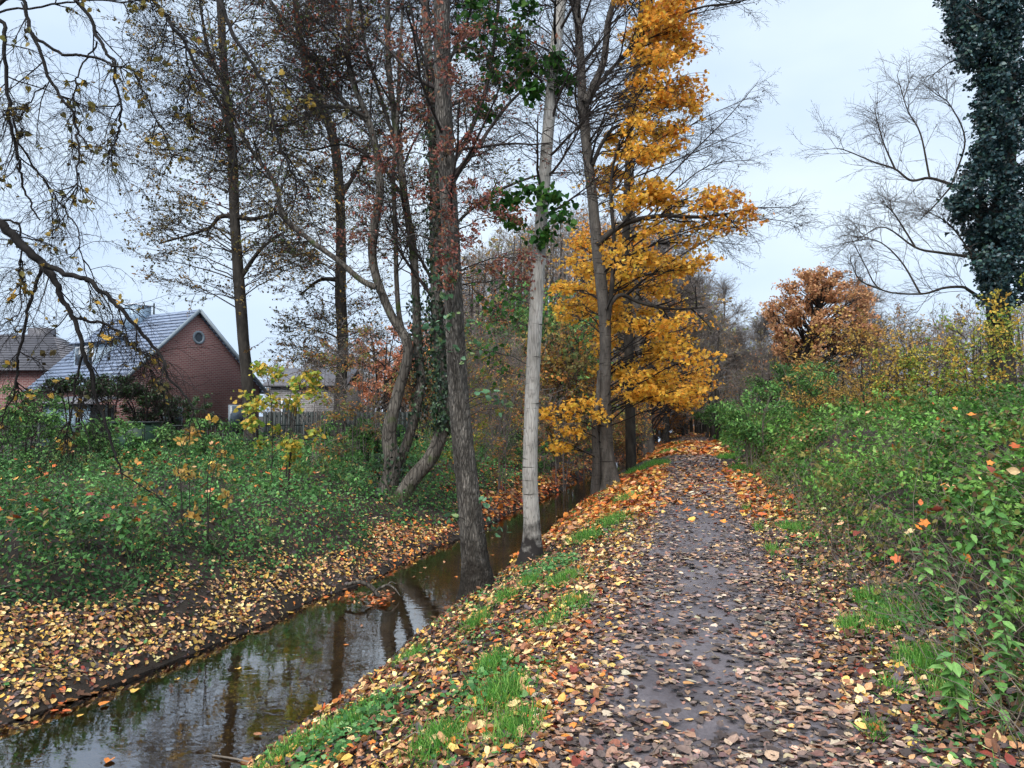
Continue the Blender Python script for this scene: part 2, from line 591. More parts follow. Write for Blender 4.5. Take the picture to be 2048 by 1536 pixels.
def bark_mat(name, stops, scale=6., zs=.25, bump=.5, rough=.85, bands=None, moss=None, base_dark=None, dist=.02, fis=None):
    """stops: colour ramp over a stretched noise; bands: dark lenticel rings; base_dark: (height, colour)"""
    m, t, N_, L_ = nodes(name)
    tc_ = N_('ShaderNodeTexCoord'); mp_ = N_('ShaderNodeMapping'); mp_.inputs['Scale'].default_value = (1, 1, zs)
    L_(tc_.outputs['Object'], mp_.inputs[0])
    nz_ = N_('ShaderNodeTexNoise'); nz_.inputs['Scale'].default_value = scale; nz_.inputs['Detail'].default_value = 8; nz_.inputs['Roughness'].default_value = .62; nz_.inputs['Distortion'].default_value = .4
    L_(mp_.outputs[0], nz_.inputs['Vector'])
    r = ramp(N_, stops); L_(nz_.outputs[0], r.inputs[0])
    col = r.outputs[0]
    vo = N_('ShaderNodeTexVoronoi'); vo.feature = 'DISTANCE_TO_EDGE'; vo.inputs['Scale'].default_value = scale * 3.2
    nd = N_('ShaderNodeTexNoise'); nd.inputs['Scale'].default_value = scale * 2; L_(mp_.outputs[0], nd.inputs['Vector'])
    ad = N_('ShaderNodeMixRGB'); ad.inputs[0].default_value = .12; L_(mp_.outputs[0], ad.inputs[1]); L_(nd.outputs['Color'], ad.inputs[2])
    L_(ad.outputs[0], vo.inputs['Vector'])
    hgt = N_('ShaderNodeMath'); hgt.operation = 'MULTIPLY_ADD'; hgt.inputs[1].default_value = 1.2
    L_(vo.outputs['Distance'], hgt.inputs[0]); L_(nz_.outputs[0], hgt.inputs[2])
    h = hgt.outputs[0]
    if fis:
        vo2 = N_('ShaderNodeTexVoronoi'); vo2.feature = 'DISTANCE_TO_EDGE'; vo2.inputs['Scale'].default_value = fis[0]
        mpf = N_('ShaderNodeMapping'); mpf.inputs['Scale'].default_value = (1, 1, fis[1]); L_(tc_.outputs['Object'], mpf.inputs[0])
        ndf = N_('ShaderNodeTexNoise'); ndf.inputs['Scale'].default_value = 9; ndf.inputs['Detail'].default_value = 4; L_(mpf.outputs[0], ndf.inputs['Vector'])
        adf = N_('ShaderNodeMixRGB'); adf.blend_type = 'ADD'; adf.inputs[0].default_value = .07; L_(mpf.outputs[0], adf.inputs[1]); L_(ndf.outputs['Color'], adf.inputs[2])
        L_(adf.outputs[0], vo2.inputs['Vector'])
        rf = ramp(N_, [(fis[2] * .3, (fis[3],) * 3), (fis[2], (1, 1, 1))]); L_(vo2.outputs['Distance'], rf.inputs[0])
        mf = N_('ShaderNodeMixRGB'); mf.blend_type = 'MULTIPLY'; mf.inputs[0].default_value = 1; L_(col, mf.inputs[1]); L_(rf.outputs[0], mf.inputs[2]); col = mf.outputs[0]
        hf = N_('ShaderNodeMath'); hf.operation = 'MULTIPLY_ADD'; hf.inputs[1].default_value = 1.; L_(rf.outputs[0], hf.inputs[0]); L_(h, hf.inputs[2]); h = hf.outputs[0]
    if bands:
        mp2 = N_('ShaderNodeMapping'); mp2.inputs['Scale'].default_value = (2.2, 2.2, bands[0]); L_(tc_.outputs['Object'], mp2.inputs[0])
        nb = N_('ShaderNodeTexNoise'); nb.inputs['Scale'].default_value = 1.; nb.inputs['Detail'].default_value = 3; L_(mp2.outputs[0], nb.inputs['Vector'])
        rb = ramp(N_, [(bands[1], (0, 0, 0)), (bands[1] + .05, (1, 1, 1))]); L_(nb.outputs[0], rb.inputs[0])
        mxb = N_('ShaderNodeMixRGB'); L_(rb.outputs[0], mxb.inputs[0]); L_(col, mxb.inputs[1]); mxb.inputs[2].default_value = tuple(bands[2]) + (1,)
        col = mxb.outputs[0]
    if moss:
        nm = N_('ShaderNodeTexNoise'); nm.inputs['Scale'].default_value = 2.2; nm.inputs['Detail'].default_value = 6; L_(tc_.outputs['Object'], nm.inputs['Vector'])
        rm = ramp(N_, [(moss[0], (0, 0, 0)), (moss[0] + .1, (1, 1, 1))]); L_(nm.outputs[0], rm.inputs[0])
        mxm = N_('ShaderNodeMixRGB'); L_(rm.outputs[0], mxm.inputs[0]); L_(col, mxm.inputs[1]); mxm.inputs[2].default_value = tuple(moss[1]) + (1,)
        col = mxm.outputs[0]
    if base_dark:
        sx = N_('ShaderNodeSeparateXYZ'); L_(tc_.outputs['Object'], sx.inputs[0])
        nn = N_('ShaderNodeTexNoise'); nn.inputs['Scale'].default_value = 7; nn.inputs['Detail'].default_value = 7; L_(tc_.outputs['Object'], nn.inputs['Vector'])
        m1 = N_('ShaderNodeMath'); m1.operation = 'MULTIPLY_ADD'; m1.inputs[1].default_value = base_dark[0] * 3.2; L_(nn.outputs[0], m1.inputs[0]); m1.inputs[2].default_value = -base_dark[0] * 1.6
        m2 = N_('ShaderNodeMath'); m2.operation = 'ADD'; L_(sx.outputs[2], m2.inputs[0]); L_(m1.outputs[0], m2.inputs[1])
        mr = N_('ShaderNodeMapRange'); mr.inputs[1].default_value = base_dark[0] * .6; mr.inputs[2].default_value = base_dark[0] * 1.3; mr.inputs[3].default_value = 1; mr.inputs[4].default_value = 0
        L_(m2.outputs[0], mr.inputs[0])
        mxd = N_('ShaderNodeMixRGB'); L_(mr.outputs[0], mxd.inputs[0]); L_(col, mxd.inputs[1]); mxd.inputs[2].default_value = tuple(base_dark[1]) + (1,)
        col = mxd.outputs[0]
    bp = N_('ShaderNodeBump'); bp.inputs['Strength'].default_value = bump; bp.inputs['Distance'].default_value = dist; L_(h, bp.inputs['Height'])
    b = N_('ShaderNodeBsdfPrincipled'); b.inputs['Roughness'].default_value = rough; b.inputs['Specular IOR Level'].default_value = .2
    L_(col, b.inputs['Base Color']); L_(bp.outputs[0], b.inputs['Normal'])
    o = N_('ShaderNodeOutputMaterial'); L_(b.outputs[0], o.inputs[0])
    return m


def flat_mat(name, c, rough=.7, var=.15, scale=3., spec=.3, metal=0.):
    m, t, N_, L_ = nodes(name)
    tc_ = N_('ShaderNodeTexCoord'); nz_ = N_('ShaderNodeTexNoise'); nz_.inputs['Scale'].default_value = scale; nz_.inputs['Detail'].default_value = 6
    L_(tc_.outputs['Object'], nz_.inputs['Vector'])
    c = np.asarray(c, float)
    r = ramp(N_, [(.3, c * (1 - var)), (.7, np.clip(c * (1 + var), 0, 1))]); L_(nz_.outputs[0], r.inputs[0])
    b = N_('ShaderNodeBsdfPrincipled'); b.inputs['Roughness'].default_value = rough; b.inputs['Specular IOR Level'].default_value = spec; b.inputs['Metallic'].default_value = metal
    L_(r.outputs[0], b.inputs['Base Color'])
    o = N_('ShaderNodeOutputMaterial'); L_(b.outputs[0], o.inputs[0])
    return m


def ground_mat(name, stops, scale, rough, bump, spec=.3, fine=60., wet=None):
    m, t, N_, L_ = nodes(name)
    tc_ = N_('ShaderNodeTexCoord')
    n1 = N_('ShaderNodeTexNoise'); n1.inputs['Scale'].default_value = scale; n1.inputs['Detail'].default_value = 10; n1.inputs['Roughness'].default_value = .7
    L_(tc_.outputs['Object'], n1.inputs['Vector'])
    r = ramp(N_, stops); L_(n1.outputs[0], r.inputs[0])
    n2_ = N_('ShaderNodeTexNoise'); n2_.inputs['Scale'].default_value = fine; n2_.inputs['Detail'].default_value = 6; n2_.inputs['Roughness'].default_value = .7
    L_(tc_.outputs['Object'], n2_.inputs['Vector'])
    mu = N_('ShaderNodeMixRGB'); mu.blend_type = 'OVERLAY'; mu.inputs[0].default_value = .6
    L_(r.outputs[0], mu.inputs[1]); L_(n2_.outputs[0], mu.inputs[2])
    bp = N_('ShaderNodeBump'); bp.inputs['Strength'].default_value = bump; bp.inputs['Distance'].default_value = .015; L_(n2_.outputs[0], bp.inputs['Height'])
    b = N_('ShaderNodeBsdfPrincipled'); b.inputs['Specular IOR Level'].default_value = spec
    if wet:
        rr = N_('ShaderNodeMapRange'); rr.inputs[1].default_value = .4; rr.inputs[2].default_value = .6; rr.inputs[3].default_value = wet; rr.inputs[4].default_value = rough
        L_(n1.outputs[0], rr.inputs[0]); L_(rr.outputs[0], b.inputs['Roughness'])
    else:
        b.inputs['Roughness'].default_value = rough
    L_(mu.outputs[0], b.inputs['Base Color']); L_(bp.outputs[0], b.inputs['Normal'])
    o = N_('ShaderNodeOutputMaterial'); L_(b.outputs[0], o.inputs[0])
    return m


M_LEAF = leaf_mat('leaf', .4, .5, .3)
M_GREEN = leaf_mat('green_leaf', .3, .55, .22)
M_MAPLE = leaf_mat('maple_leaf', .5, .55, .2)
M_IVY = leaf_mat('ivy_leaf', .1, .4, .4)
M_FALL = leaf_mat('fallen_leaf', .08, .55, .25)
M_WETLEAF = leaf_mat('wet_leaf', .0, .5, .3)
M_GRASS = leaf_mat('grass_blade', .4, .45, .3)
M_SOIL = ground_mat('soil', [(.3, (.014, .011, .008)), (.55, (.033, .025, .019)), (.75, (.06, .044, .032))], 1.6, .85, .6)
M_PATH = ground_mat('path_mud', [(.3, (.062, .053, .058)), (.5, (.11, .097, .105)), (.72, (.165, .146, .155))], 1.7, .72, .8, .4, 38., .45)
M_BARK_A = bark_mat('furrowed_bark', [(.3, (.06, .052, .043)), (.5, (.13, .116, .10)), (.7, (.24, .215, .185))], 9, .3, .8, base_dark=(.62, (.03, .025, .02)), dist=.03, fis=(42., .16, .22, .42))
M_BARK_B = bark_mat('pale_bark', [(.3, (.20, .185, .16)), (.5, (.36, .335, .30)), (.72, (.50, .47, .43))], 5, .5, .35, bands=(26., .64, (.05, .042, .036)), base_dark=(.55, (.028, .024, .022)), fis=(34., .10, .09, .62))
M_BARK_C = bark_mat('smooth_grey_bark', [(.3, (.05, .044, .038)), (.52, (.09, .08, .07)), (.75, (.16, .145, .125))], 7, .3, .5, bands=(20., .62, (.03, .026, .022)), fis=(30., .12, .08, .65))
M_BARK_E = bark_mat('mossy_bark', [(.3, (.045, .038, .032)), (.5, (.10, .088, .074)), (.7, (.19, .17, .145))], 6, .3, .7, moss=(.58, (.05, .075, .018)), fis=(15., .2, .1, .4))
M_BARK_D = bark_mat('dark_bark', [(.3, (.016, .014, .012)), (.5, (.036, .031, .026)), (.72, (.07, .06, .05))], 7, .3, .6)
M_TWIG = flat_mat('twig', (.03, .023, .02), .85, .4, 8)
M_TWIG_PALE = flat_mat('pale_twig', (.15, .125, .10), .8, .3, 8)
M_TWIG_ASH = flat_mat('ash_twig', (.075, .065, .06), .85, .3, 8)
M_TWIG_DARK = flat_mat('dark_twig', (.011, .009, .008), .85, .4, 8)
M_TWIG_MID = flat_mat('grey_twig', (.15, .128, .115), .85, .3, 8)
M_GRASSSTEM = flat_mat('green_stem', (.10, .13, .05), .6, .2)


def water_mat():
    m, t, N_, L_ = nodes('stream_water')
    tc_ = N_('ShaderNodeTexCoord')
    mp_ = N_('ShaderNodeMapping'); mp_.inputs['Scale'].default_value = (1., 1.9, 1); mp_.inputs['Rotation'].default_value = (0, 0, ANG)
    L_(tc_.outputs['Object'], mp_.inputs[0])
    n1 = N_('ShaderNodeTexNoise'); n1.inputs['Scale'].default_value = 4.2; n1.inputs['Detail'].default_value = 3; n1.inputs['Roughness'].default_value = .5; n1.inputs['Distortion'].default_value = .8
    L_(mp_.outputs[0], n1.inputs['Vector'])
    bp = N_('ShaderNodeBump'); bp.inputs['Strength'].default_value = .035; bp.inputs['Distance'].default_value = .04; L_(n1.outputs[0], bp.inputs['Height'])
    fr = N_('ShaderNodeFresnel'); fr.inputs['IOR'].default_value = 3.2; L_(bp.outputs[0], fr.inputs['Normal'])
    tr = N_('ShaderNodeBsdfTransparent'); tr.inputs[0].default_value = (.85, .70, .48, 1)
    gl = N_('ShaderNodeBsdfGlossy'); gl.inputs['Roughness'].default_value = .015; gl.inputs[0].default_value = (1, 1, 1, 1); L_(bp.outputs[0], gl.inputs['Normal'])
    mx_ = N_('ShaderNodeMixShader'); L_(fr.outputs[0], mx_.inputs[0]); L_(tr.outputs[0], mx_.inputs[1]); L_(gl.outputs[0], mx_.inputs[2])
    o = N_('ShaderNodeOutputMaterial'); L_(mx_.outputs[0], o.inputs[0])
    return m


def make_spray(seed, twig, leaf=None, n_leaf=0, lsize=.07, tpl=None, droop=0.0, side=7, ter=2, thick=1.0):
    """a unit-long twig spray along +Y, side shoots mostly in its plane"""
    r_ = np.random.default_rng(seed)
    sp = Soup(); ends = []

    def sh(p0, d, ln, r0, K):
        pts = [p0]; d = d / np.linalg.norm(d)
        for k in range(K - 1):
            d = d + .13 * r_.normal(size=3) + np.array([0, 0, -droop * .12]); d = d / np.linalg.norm(d)
            pts.append(pts[-1] + d * ln / (K - 1))
        pts = np.array(pts)
        V, q = tubes(pts[None], (r0 * np.linspace(1, .4, K))[None], 3); sp.add(V, q)
        return pts, d
    m_, _ = sh(np.zeros(3), np.array([0, 1., .06]), 1., .0085 * thick, 8)
    for k in range(side):
        t = .12 + .8 * (k + r_.uniform(0, .8)) / side
        i = min(int(t * 7), 6); p0 = m_[i] + (m_[i + 1] - m_[i]) * (t * 7 - i); T = m_[i + 1] - m_[i]; T = T / np.linalg.norm(T)
        sg = 1 if k % 2 else -1; a = r_.uniform(.5, 1.0)
        d = T * math.cos(a) + np.array([sg * math.sin(a), 0, r_.uniform(-.35, .35)])
        l2 = r_.uniform(.22, .5) * (1.2 - .7 * t)
        q_, dd = sh(p0, d, l2, .0048 * thick, 5)
        for j in range(ter):
            tt = r_.uniform(.2, .9); i2 = min(int(tt * 4), 3); p1 = q_[i2] + (q_[i2 + 1] - q_[i2]) * (tt * 4 - i2)
            d2 = (q_[i2 + 1] - q_[i2]) / np.linalg.norm(q_[i2 + 1] - q_[i2]) + .7 * r_.normal(size=3) * (1, 1, .5)
            q3, _ = sh(p1, d2, l2 * r_.uniform(.3, .6), .003 * thick, 4)
            ends.append(q3)
        ends.append(q_)
    ends.append(m_[3:])
    V = [np.vstack(sp.V)]; quads = np.vstack(sp.P[4]); tri = []; quad2 = []; nv = len(V[0])
    for k in range(n_leaf):
        e = ends[r_.integers(0, len(ends))]; f = r_.uniform(.2, 1) * (len(e) - 1); i = min(int(f), len(e) - 2); p = e[i] + (e[i + 1] - e[i]) * (f - i)
        nr = np.array([0, 0, .6]) + .9 * r_.normal(size=3); hd = r_.normal(size=3) + np.array([0, .6, -.3 - droop])
        Rm = frames(nr[None], hd[None])[0]; sz = lsize * r_.uniform(.6, 1.2)
        V.append(p + (Rm @ (tpl[0] * sz).T).T)
        for pl_ in tpl[1]:
            pl_ = np.asarray(pl_) + nv
            (tri if pl_.shape[1] == 3 else quad2).append(pl_)
        nv += len(tpl[0])
    polys = [quads] + ([np.vstack(quad2)] if quad2 else []) + ([np.vstack(tri)] if tri else [])
    me = mesh_np('spray', np.vstack(V), polys, twig, None, False)
    if n_leaf:
        me.materials.append(M_INST[leaf.name])
        mi = np.zeros(len(me.polygons), np.int32); mi[len(quads):] = 1
        me.polygons.foreach_set('material_index', mi)
    return me


SPR_BARE = [make_spray(i, M_TWIG, thick=1.) for i in range(4)]
SPR_PALE = [make_spray(10 + i, M_TWIG_ASH, thick=.8) for i in range(4)]
SPR_DARK = [make_spray(20 + i, M_TWIG_DARK, droop=1.0, thick=.7) for i in range(4)]
SPR_ALDER = [make_spray(30 + i, M_TWIG, M_LEAF, 18, .095, DIA, .1) for i in range(5)]
SPR_FEW = [make_spray(40 + i, M_TWIG, M_LEAF, 9, .085, DIA, .2) for i in range(4)]
SPR_FAR = [make_spray(60 + i, M_TWIG_MID, thick=1.3) for i in range(4)] + [make_spray(70 + i, M_TWIG_MID, M_LEAF, 14, .10, DIA, .1, thick=1.2) for i in range(4)]
SPR_GREEN = [make_spray(80 + i, M_GRASSSTEM, M_GREEN, 30, .125, NETTLE, .5, side=6, ter=1) for i in range(4)]
SPR_BUSH = [make_spray(50 + i, M_TWIG, M_LEAF, 20, .12, OVAL, .2) for i in range(4)]


def sprays(lv, Pn, per, l0, l1, t0=.3, lift=0.1, bend=.5, ci=None):
    n, K, _ = Pn.shape
    t = U(t0, 1, (n, per)) * (K - 1); i = np.minimum(t.astype(int), K - 2); fr = (t - i)[..., None]; ar = np.arange(n)[:, None]
    p = (Pn[ar, i] * (1 - fr) + Pn[ar, i + 1] * fr).reshape(-1, 3); T = norm(Pn[ar, i + 1] - Pn[ar, i]).reshape(-1, 3)
    hd = T + bend * rng.normal(size=T.shape) + np.array([0, 0, lift])
    lv.add(p, frames(np.array([0, 0, 1.]) + .6 * rng.normal(size=T.shape), hd), U(l0, l1, len(p)), ci)


# ------------------------------------------------------------------ ground, path, stream
def grid_sheet(us, vs, zf, name, mat, kind='structure', parent=None):
    uu, vv = np.meshgrid(us, vs, indexing='ij')
    x, y = xy(uu, vv)
    V = np.stack([x, y, zf(uu, vv)], -1).reshape(-1, 3)
    a, b = uu.shape
    i = np.arange(a * b).reshape(a, b)
    q = np.stack([i[:-1, :-1], i[1:, :-1], i[1:, 1:], i[:-1, 1:]], -1).reshape(-1, 4)
    return link(name, mesh_np(name, V, [q], mat, None, True), parent, kind)


us = np.concatenate([[-500, -250, -120, -80, -60, -45, -35], np.linspace(-28, -10, 40), np.linspace(-9.7, -6, 36), np.linspace(-5.95, -2, 72), np.linspace(-1.9, 3.4, 54), np.linspace(3.6, 12, 40), [13, 15, 18, 22, 30, 45, 60, 90, 160, 300, 500]])
vs = np.concatenate([np.linspace(-6, 1.5, 16), np.linspace(1.6, 16, 145), np.linspace(16.2, 40, 90), np.linspace(40.6, 90, 60), np.linspace(92, 160, 25), [180, 220, 300, 450, 700]])
GROUND = grid_sheet(us, vs, gz, 'ground', M_SOIL)


def path_half(v):
    return np.interp(v, [0, 4, 12, 40, 120], [1.02, 1.0, .85, .8, .75])


pv = np.concatenate([np.linspace(-3, 20, 231), np.linspace(20.3, 60, 130), np.linspace(60.8, 125, 80)])
ps = np.linspace(-1, 1, 34)
pc = .08
sv, ss_ = np.meshgrid(pv, ps, indexing='ij')
hw = path_half(sv) + .10 * n2(sv, ss_ * 0 + np.sign(ss_) * 3, 1.7, 2)
pu = pc + ss_ * hw
pz = gz(pu, sv) + .006 + .004 * (1 - ss_ ** 2) + .012 * n2(pu, sv, 6.5, 3) * (1 - ss_ ** 2)
pz = np.maximum(pz, gz(pu, sv) + .004)
px_, py_ = xy(pu, sv)
ii = np.arange(pu.size).reshape(pu.shape)
PATH = link('path', mesh_np('path', np.stack([px_, py_, pz], -1).reshape(-1, 3), [np.stack([ii[:-1, :-1], ii[:-1, 1:], ii[1:, 1:], ii[1:, :-1]], -1).reshape(-1, 4)], M_PATH, None, True), None, 'structure')

bv = np.concatenate([np.linspace(-6, 30, 180), np.linspace(31, 130, 80)]); bt = np.linspace(0, 1, 22)
a_, b_ = np.meshgrid(bv, bt, indexing='ij'); bu = (uL(a_) + .02) * (1 - b_) + (uR(a_) - .02) * b_; bx, by = xy(bu, a_)
ii = np.arange(bu.size).reshape(bu.shape)
M_BED = ground_mat('stream_silt', [(.3, (.17, .125, .075)), (.5, (.31, .23, .14)), (.7, (.44, .33, .21))], 2.2, .8, .5)
link('stream_bed', mesh_np('stream_bed', np.stack([bx, by, np.minimum(gz(bu, a_) + .03, WATER - .035)], -1).reshape(-1, 3), [np.stack([ii[:-1, :-1], ii[:-1, 1:], ii[1:, 1:], ii[1:, :-1]], -1).reshape(-1, 4)], M_BED, None, True), None, 'structure')
wv = np.concatenate([np.linspace(-6, 30, 120), np.linspace(31, 130, 60)])
wt = np.linspace(0, 1, 8)
a_, b_ = np.meshgrid(wv, wt, indexing='ij')
wu = (uL(a_) - .5) * (1 - b_) + (uR(a_) + .45) * b_
wx, wy = xy(wu, a_)
ii = np.arange(wu.size).reshape(wu.shape)
STREAM = link('stream_water', mesh_np('stream_water', np.stack([wx, wy, np.full_like(wx, WATER)], -1).reshape(-1, 3), [np.stack([ii[:-1, :-1], ii[:-1, 1:], ii[1:, 1:], ii[1:, :-1]], -1).reshape(-1, 4)], water_mat(), None, True), None, 'structure')


# ------------------------------------------------------------------ trees beside the stream
def pix(pts, d):
    """pts [(px,py[,dd])...] at depth d (+dd)"""
    return np.array([P(p[0], p[1], d + (p[2] if len(p) > 2 else 0)) for p in pts])


def rooted(pts, d):
    w_ = pix(pts, d)
    w_[0, 2] = gxy(w_[0, 0], w_[0, 1]) - .08
    return w_


def furrow(th, s):
    k = th * 9 + 2.2 * np.sin(s * 2.1 + 2 * np.sin(th * 2)) + 1.2 * np.sin(s * 6.3 + th * 3)
    k2 = th * 17 + 1.7 * np.sin(s * 4.4 + 1.5 * np.sin(th * 3)) + .9 * np.sin(s * 13 + th * 5)
    hz = np.sin(s * 38 + 3 * np.sin(th * 5) + 2 * np.sin(s * 3.3 + th * 4))
    return .055 * (np.abs(np.sin(k)) ** .5 - .7) + .035 * (np.abs(np.sin(k2)) ** .5 - .7) - .018 * (hz > .86) + .05 * np.sin(th * 2 + s * .9)


def lumpy(th, s):
    return .035 * np.sin(th * 2 + s * 1.3) + .02 * np.sin(th * 3 - s * 3.1) + .012 * np.sin(th * 5 + s * 9) + .01 * np.sin(s * 21 + 2 * np.sin(th * 2))


def ringed(th, s):
    return .03 * np.sin(th * 2 + s * .8) + .02 * np.exp(-((s * 2.6 + .15 * np.sin(th * 2)) % 1 - .5) ** 2 / .006) + .01 * np.sin(th * 4 + s * 6)


# ---- tree A: furrowed trunk standing at the water's edge
A_D = 9.2
a_pts = rooted([(958, 1195), (950, 1120), (938, 1000), (925, 880), (915, 760), (908, 620), (902, 480), (893, 330), (886, 180), (884, 30), (884, -140), (888, -330), (893, -600)], A_D)
TA = Tree('alder_tree', 'tall furrowed grey-brown trunk at the water edge with dry red-brown sprays', 'tree', a_pts[0])
ta, _ = TA.stem(a_pts, [.19, .158, .135, .125, .120, .117, .115, .112, .108, .102, .095, .085, .07], M_BARK_A, 84, 420, disp=furrow, flare=.5)
lvA = Leaves(pal((132, 80, 70), (150, 92, 78), (116, 72, 62), (144, 106, 78), k=1.1), [CURL2, OVAL2])
cl = []
for (x, y, rx, ry, dd) in [(860, 60, 60, 50, -.3), (780, 90, 50, 40, .3), (900, 140, 50, 50, -.5), (965, 185, 55, 30, -.4), (830, 210, 60, 40, .2), (890, 300, 40, 50, -.5), (800, 280, 45, 30, .3), (925, 370, 55, 40, -.5), (990, 400, 60, 35, -.4),
                           (885, 430, 35, 45, -.5), (840, 380, 40, 30, .3), (1030, 430, 50, 30, -.3), (890, 500, 40, 40, -.5), (960, 470, 55, 40, -.3), (1050, 560, 40, 45, .2), (1000, 530, 45, 30, -.2), (760, 330, 40, 30, .5), (720, 420, 50, 40, .6),
                           (950, 280, 45, 30, -.4), (870, -40, 80, 50, -.2), (930, 60, 40, 40, -.5), (680, 470, 40, 30, .6), (1075, 520, 35, 30, -.2), (900, 560, 40, 40, -.5)]:
    cl.append((x, y, rx, ry, dd))
cl = np.array(cl)
C = P(cl[:, 0], cl[:, 1], A_D + cl[:, 4]); Rr = np.stack([cl[:, 2], (cl[:, 2] + cl[:, 3]) * .45, cl[:, 3]], 1) / FPX * A_D
TA.clumps(ta[0], C, Rr, lvA, 14, 8, .058, M_BARK_D, .010, .15, True, .0026, .1, 1., .8)
lvAs = Leaves(pal((128, 80, 70), (140, 92, 72), (110, 72, 60)), SPR_FEW)
Pb, Rb = spawn(ta, np.full((1, ta.shape[1]), .03), 26, .45, 1, 45, 80, .09, .2, 7, .1, .12, .8)
TA.twig(Pb, Rb, 4)
P2, R2 = spawn(Pb, Rb, 7, .2, 1, 25, 60, .2, .5, 5, .0, .15)
TA.twig(P2, R2)
sprays(lvAs, P2, 1, .3, .7, .2, -.05)
lvAs.build(TA.root, M_LEAF, 0, mass='shoots')
lvA.build(TA.root, M_LEAF, 220)
# green sprouts near the foot and along the bole
lvA2 = Leaves(pal((92, 132, 98), (110, 146, 112), (84, 122, 84), (130, 150, 100), k=1.0), [HEART, HEART2])
for (x, y) in [(905, 1035), (975, 1010), (1005, 1060), (985, 1045), (890, 545), (890, 590), (880, 565), (905, 620), (880, 690), (905, 700), (870, 650), (930, 720), (895, 640), (1005, 800), (985, 790), (1010, 815), (960, 790), (945, 650), (955, 690), (885, 520), (915, 555)]:
    c = P(x, y, A_D - .38)
    tr_ = ta[0][np.argmin(np.abs(ta[0][:, 2] - (c[2] - .15)))]
    Bq = np.stack([tr_, tr_ * .5 + c * .5 + (0, 0, .04), c])[None]
    TA.twig(Bq, np.array([[.006, .005, .003]]), 4)
    n = 5
    lvA2.add(c + U(-.07, .07, (n, 3)), rand_frames(n, .7, .6, .3), U(.055, .10, n))
lvA2.build(TA.root, M_GREEN, 110)
TA.finish(M_TWIG)

# ---- tree B: pale trunk, dark cracked foot
B_D = 10.4
b_pts = rooted([(1062, 1135), (1064, 1060), (1060, 960), (1062, 850), (1067, 720), (1073, 600), (1080, 480), (1088, 370), (1098, 240), (1111, 100), (1124, -20), (1135, -150), (1150, -400)], B_D)
TB = Tree('poplar_tree', 'slim pale grey trunk with dark cracked foot between water and path', 'tree', b_pts[0])
tb, _ = TB.stem(b_pts, [.14, .115, .103, .098, .096, .094, .092, .09, .086, .083, .08, .075, .06], M_BARK_B, 40, 260, disp=ringed, flare=.75)
lvB = Leaves(pal((48, 92, 36), (38, 78, 34), (62, 108, 42), (84, 122, 50), k=.95), [HEART, HEART2])
cl = np.array([(960, 40, 60, 40, -.2), (1020, 70, 60, 45, -.4), (1060, 120, 40, 45, -.3), (985, 120, 50, 35, 0), (1000, 160, 55, 30, -.2), (1060, 175, 35, 30, -.2), (940, 20, 50, 30, .1), (1045, 20, 45, 35, -.3), (950, 225, 35, 30, .1),
               (1110, 395, 45, 30, -.4), (1060, 380, 40, 25, -.3), (1000, 400, 40, 25, -.1), (1020, 440, 35, 30, -.2), (1115, 430, 40, 25, -.4), (1085, 470, 40, 25, -.2), (930, 90, 40, 40, .1), (1135, 160, 25, 30, -.2), (1120, 120, 18, 20, -.2)])
C = P(cl[:, 0], cl[:, 1], B_D + cl[:, 4]); Rr = np.stack([cl[:, 2], (cl[:, 2] + cl[:, 3]) * .5, cl[:, 3]], 1) / FPX * B_D
TB.clumps(tb[0], C, Rr, lvB, 12, 6, .10, M_BARK_D, .010, .4, True, .003, .3, .9, .5)
cl2 = np.array([(960, 560, 70, 60, .2), (990, 640, 70, 60, .3), (950, 700, 50, 60, .2), (1010, 590, 50, 50, -.1), (1000, 740, 50, 50, .2)])
C = P(cl2[:, 0], cl2[:, 1], B_D + cl2[:, 4]); Rr = np.stack([cl2[:, 2], cl2[:, 2], cl2[:, 3]], 1) / FPX * B_D
TB.clumps(tb[0], C, Rr, lvB, 10, 3, .075, M_BARK_D, .009, .3, True, .003, .3, .9, .5)
lvB.build(TB.root, M_GREEN, 300)
Pb, Rb = spawn(tb, np.full((1, tb.shape[1]), .028), 16, .5, 1, 45, 75, .08, .18, 7, .15, .1, .8)
TB.twig(Pb, Rb, 4); P2, R2 = spawn(Pb, Rb, 6, .2, 1, 25, 60, .25, .5, 5, .05, .15); TB.twig(P2, R2); lvBs = Leaves(pal((70, 60, 50)), SPR_BARE); sprays(lvBs, P2, 3, .4, .9, .2); lvBs.build(TB.root, M_LEAF, 0, mass='shoots')
TB.finish(M_TWIG)

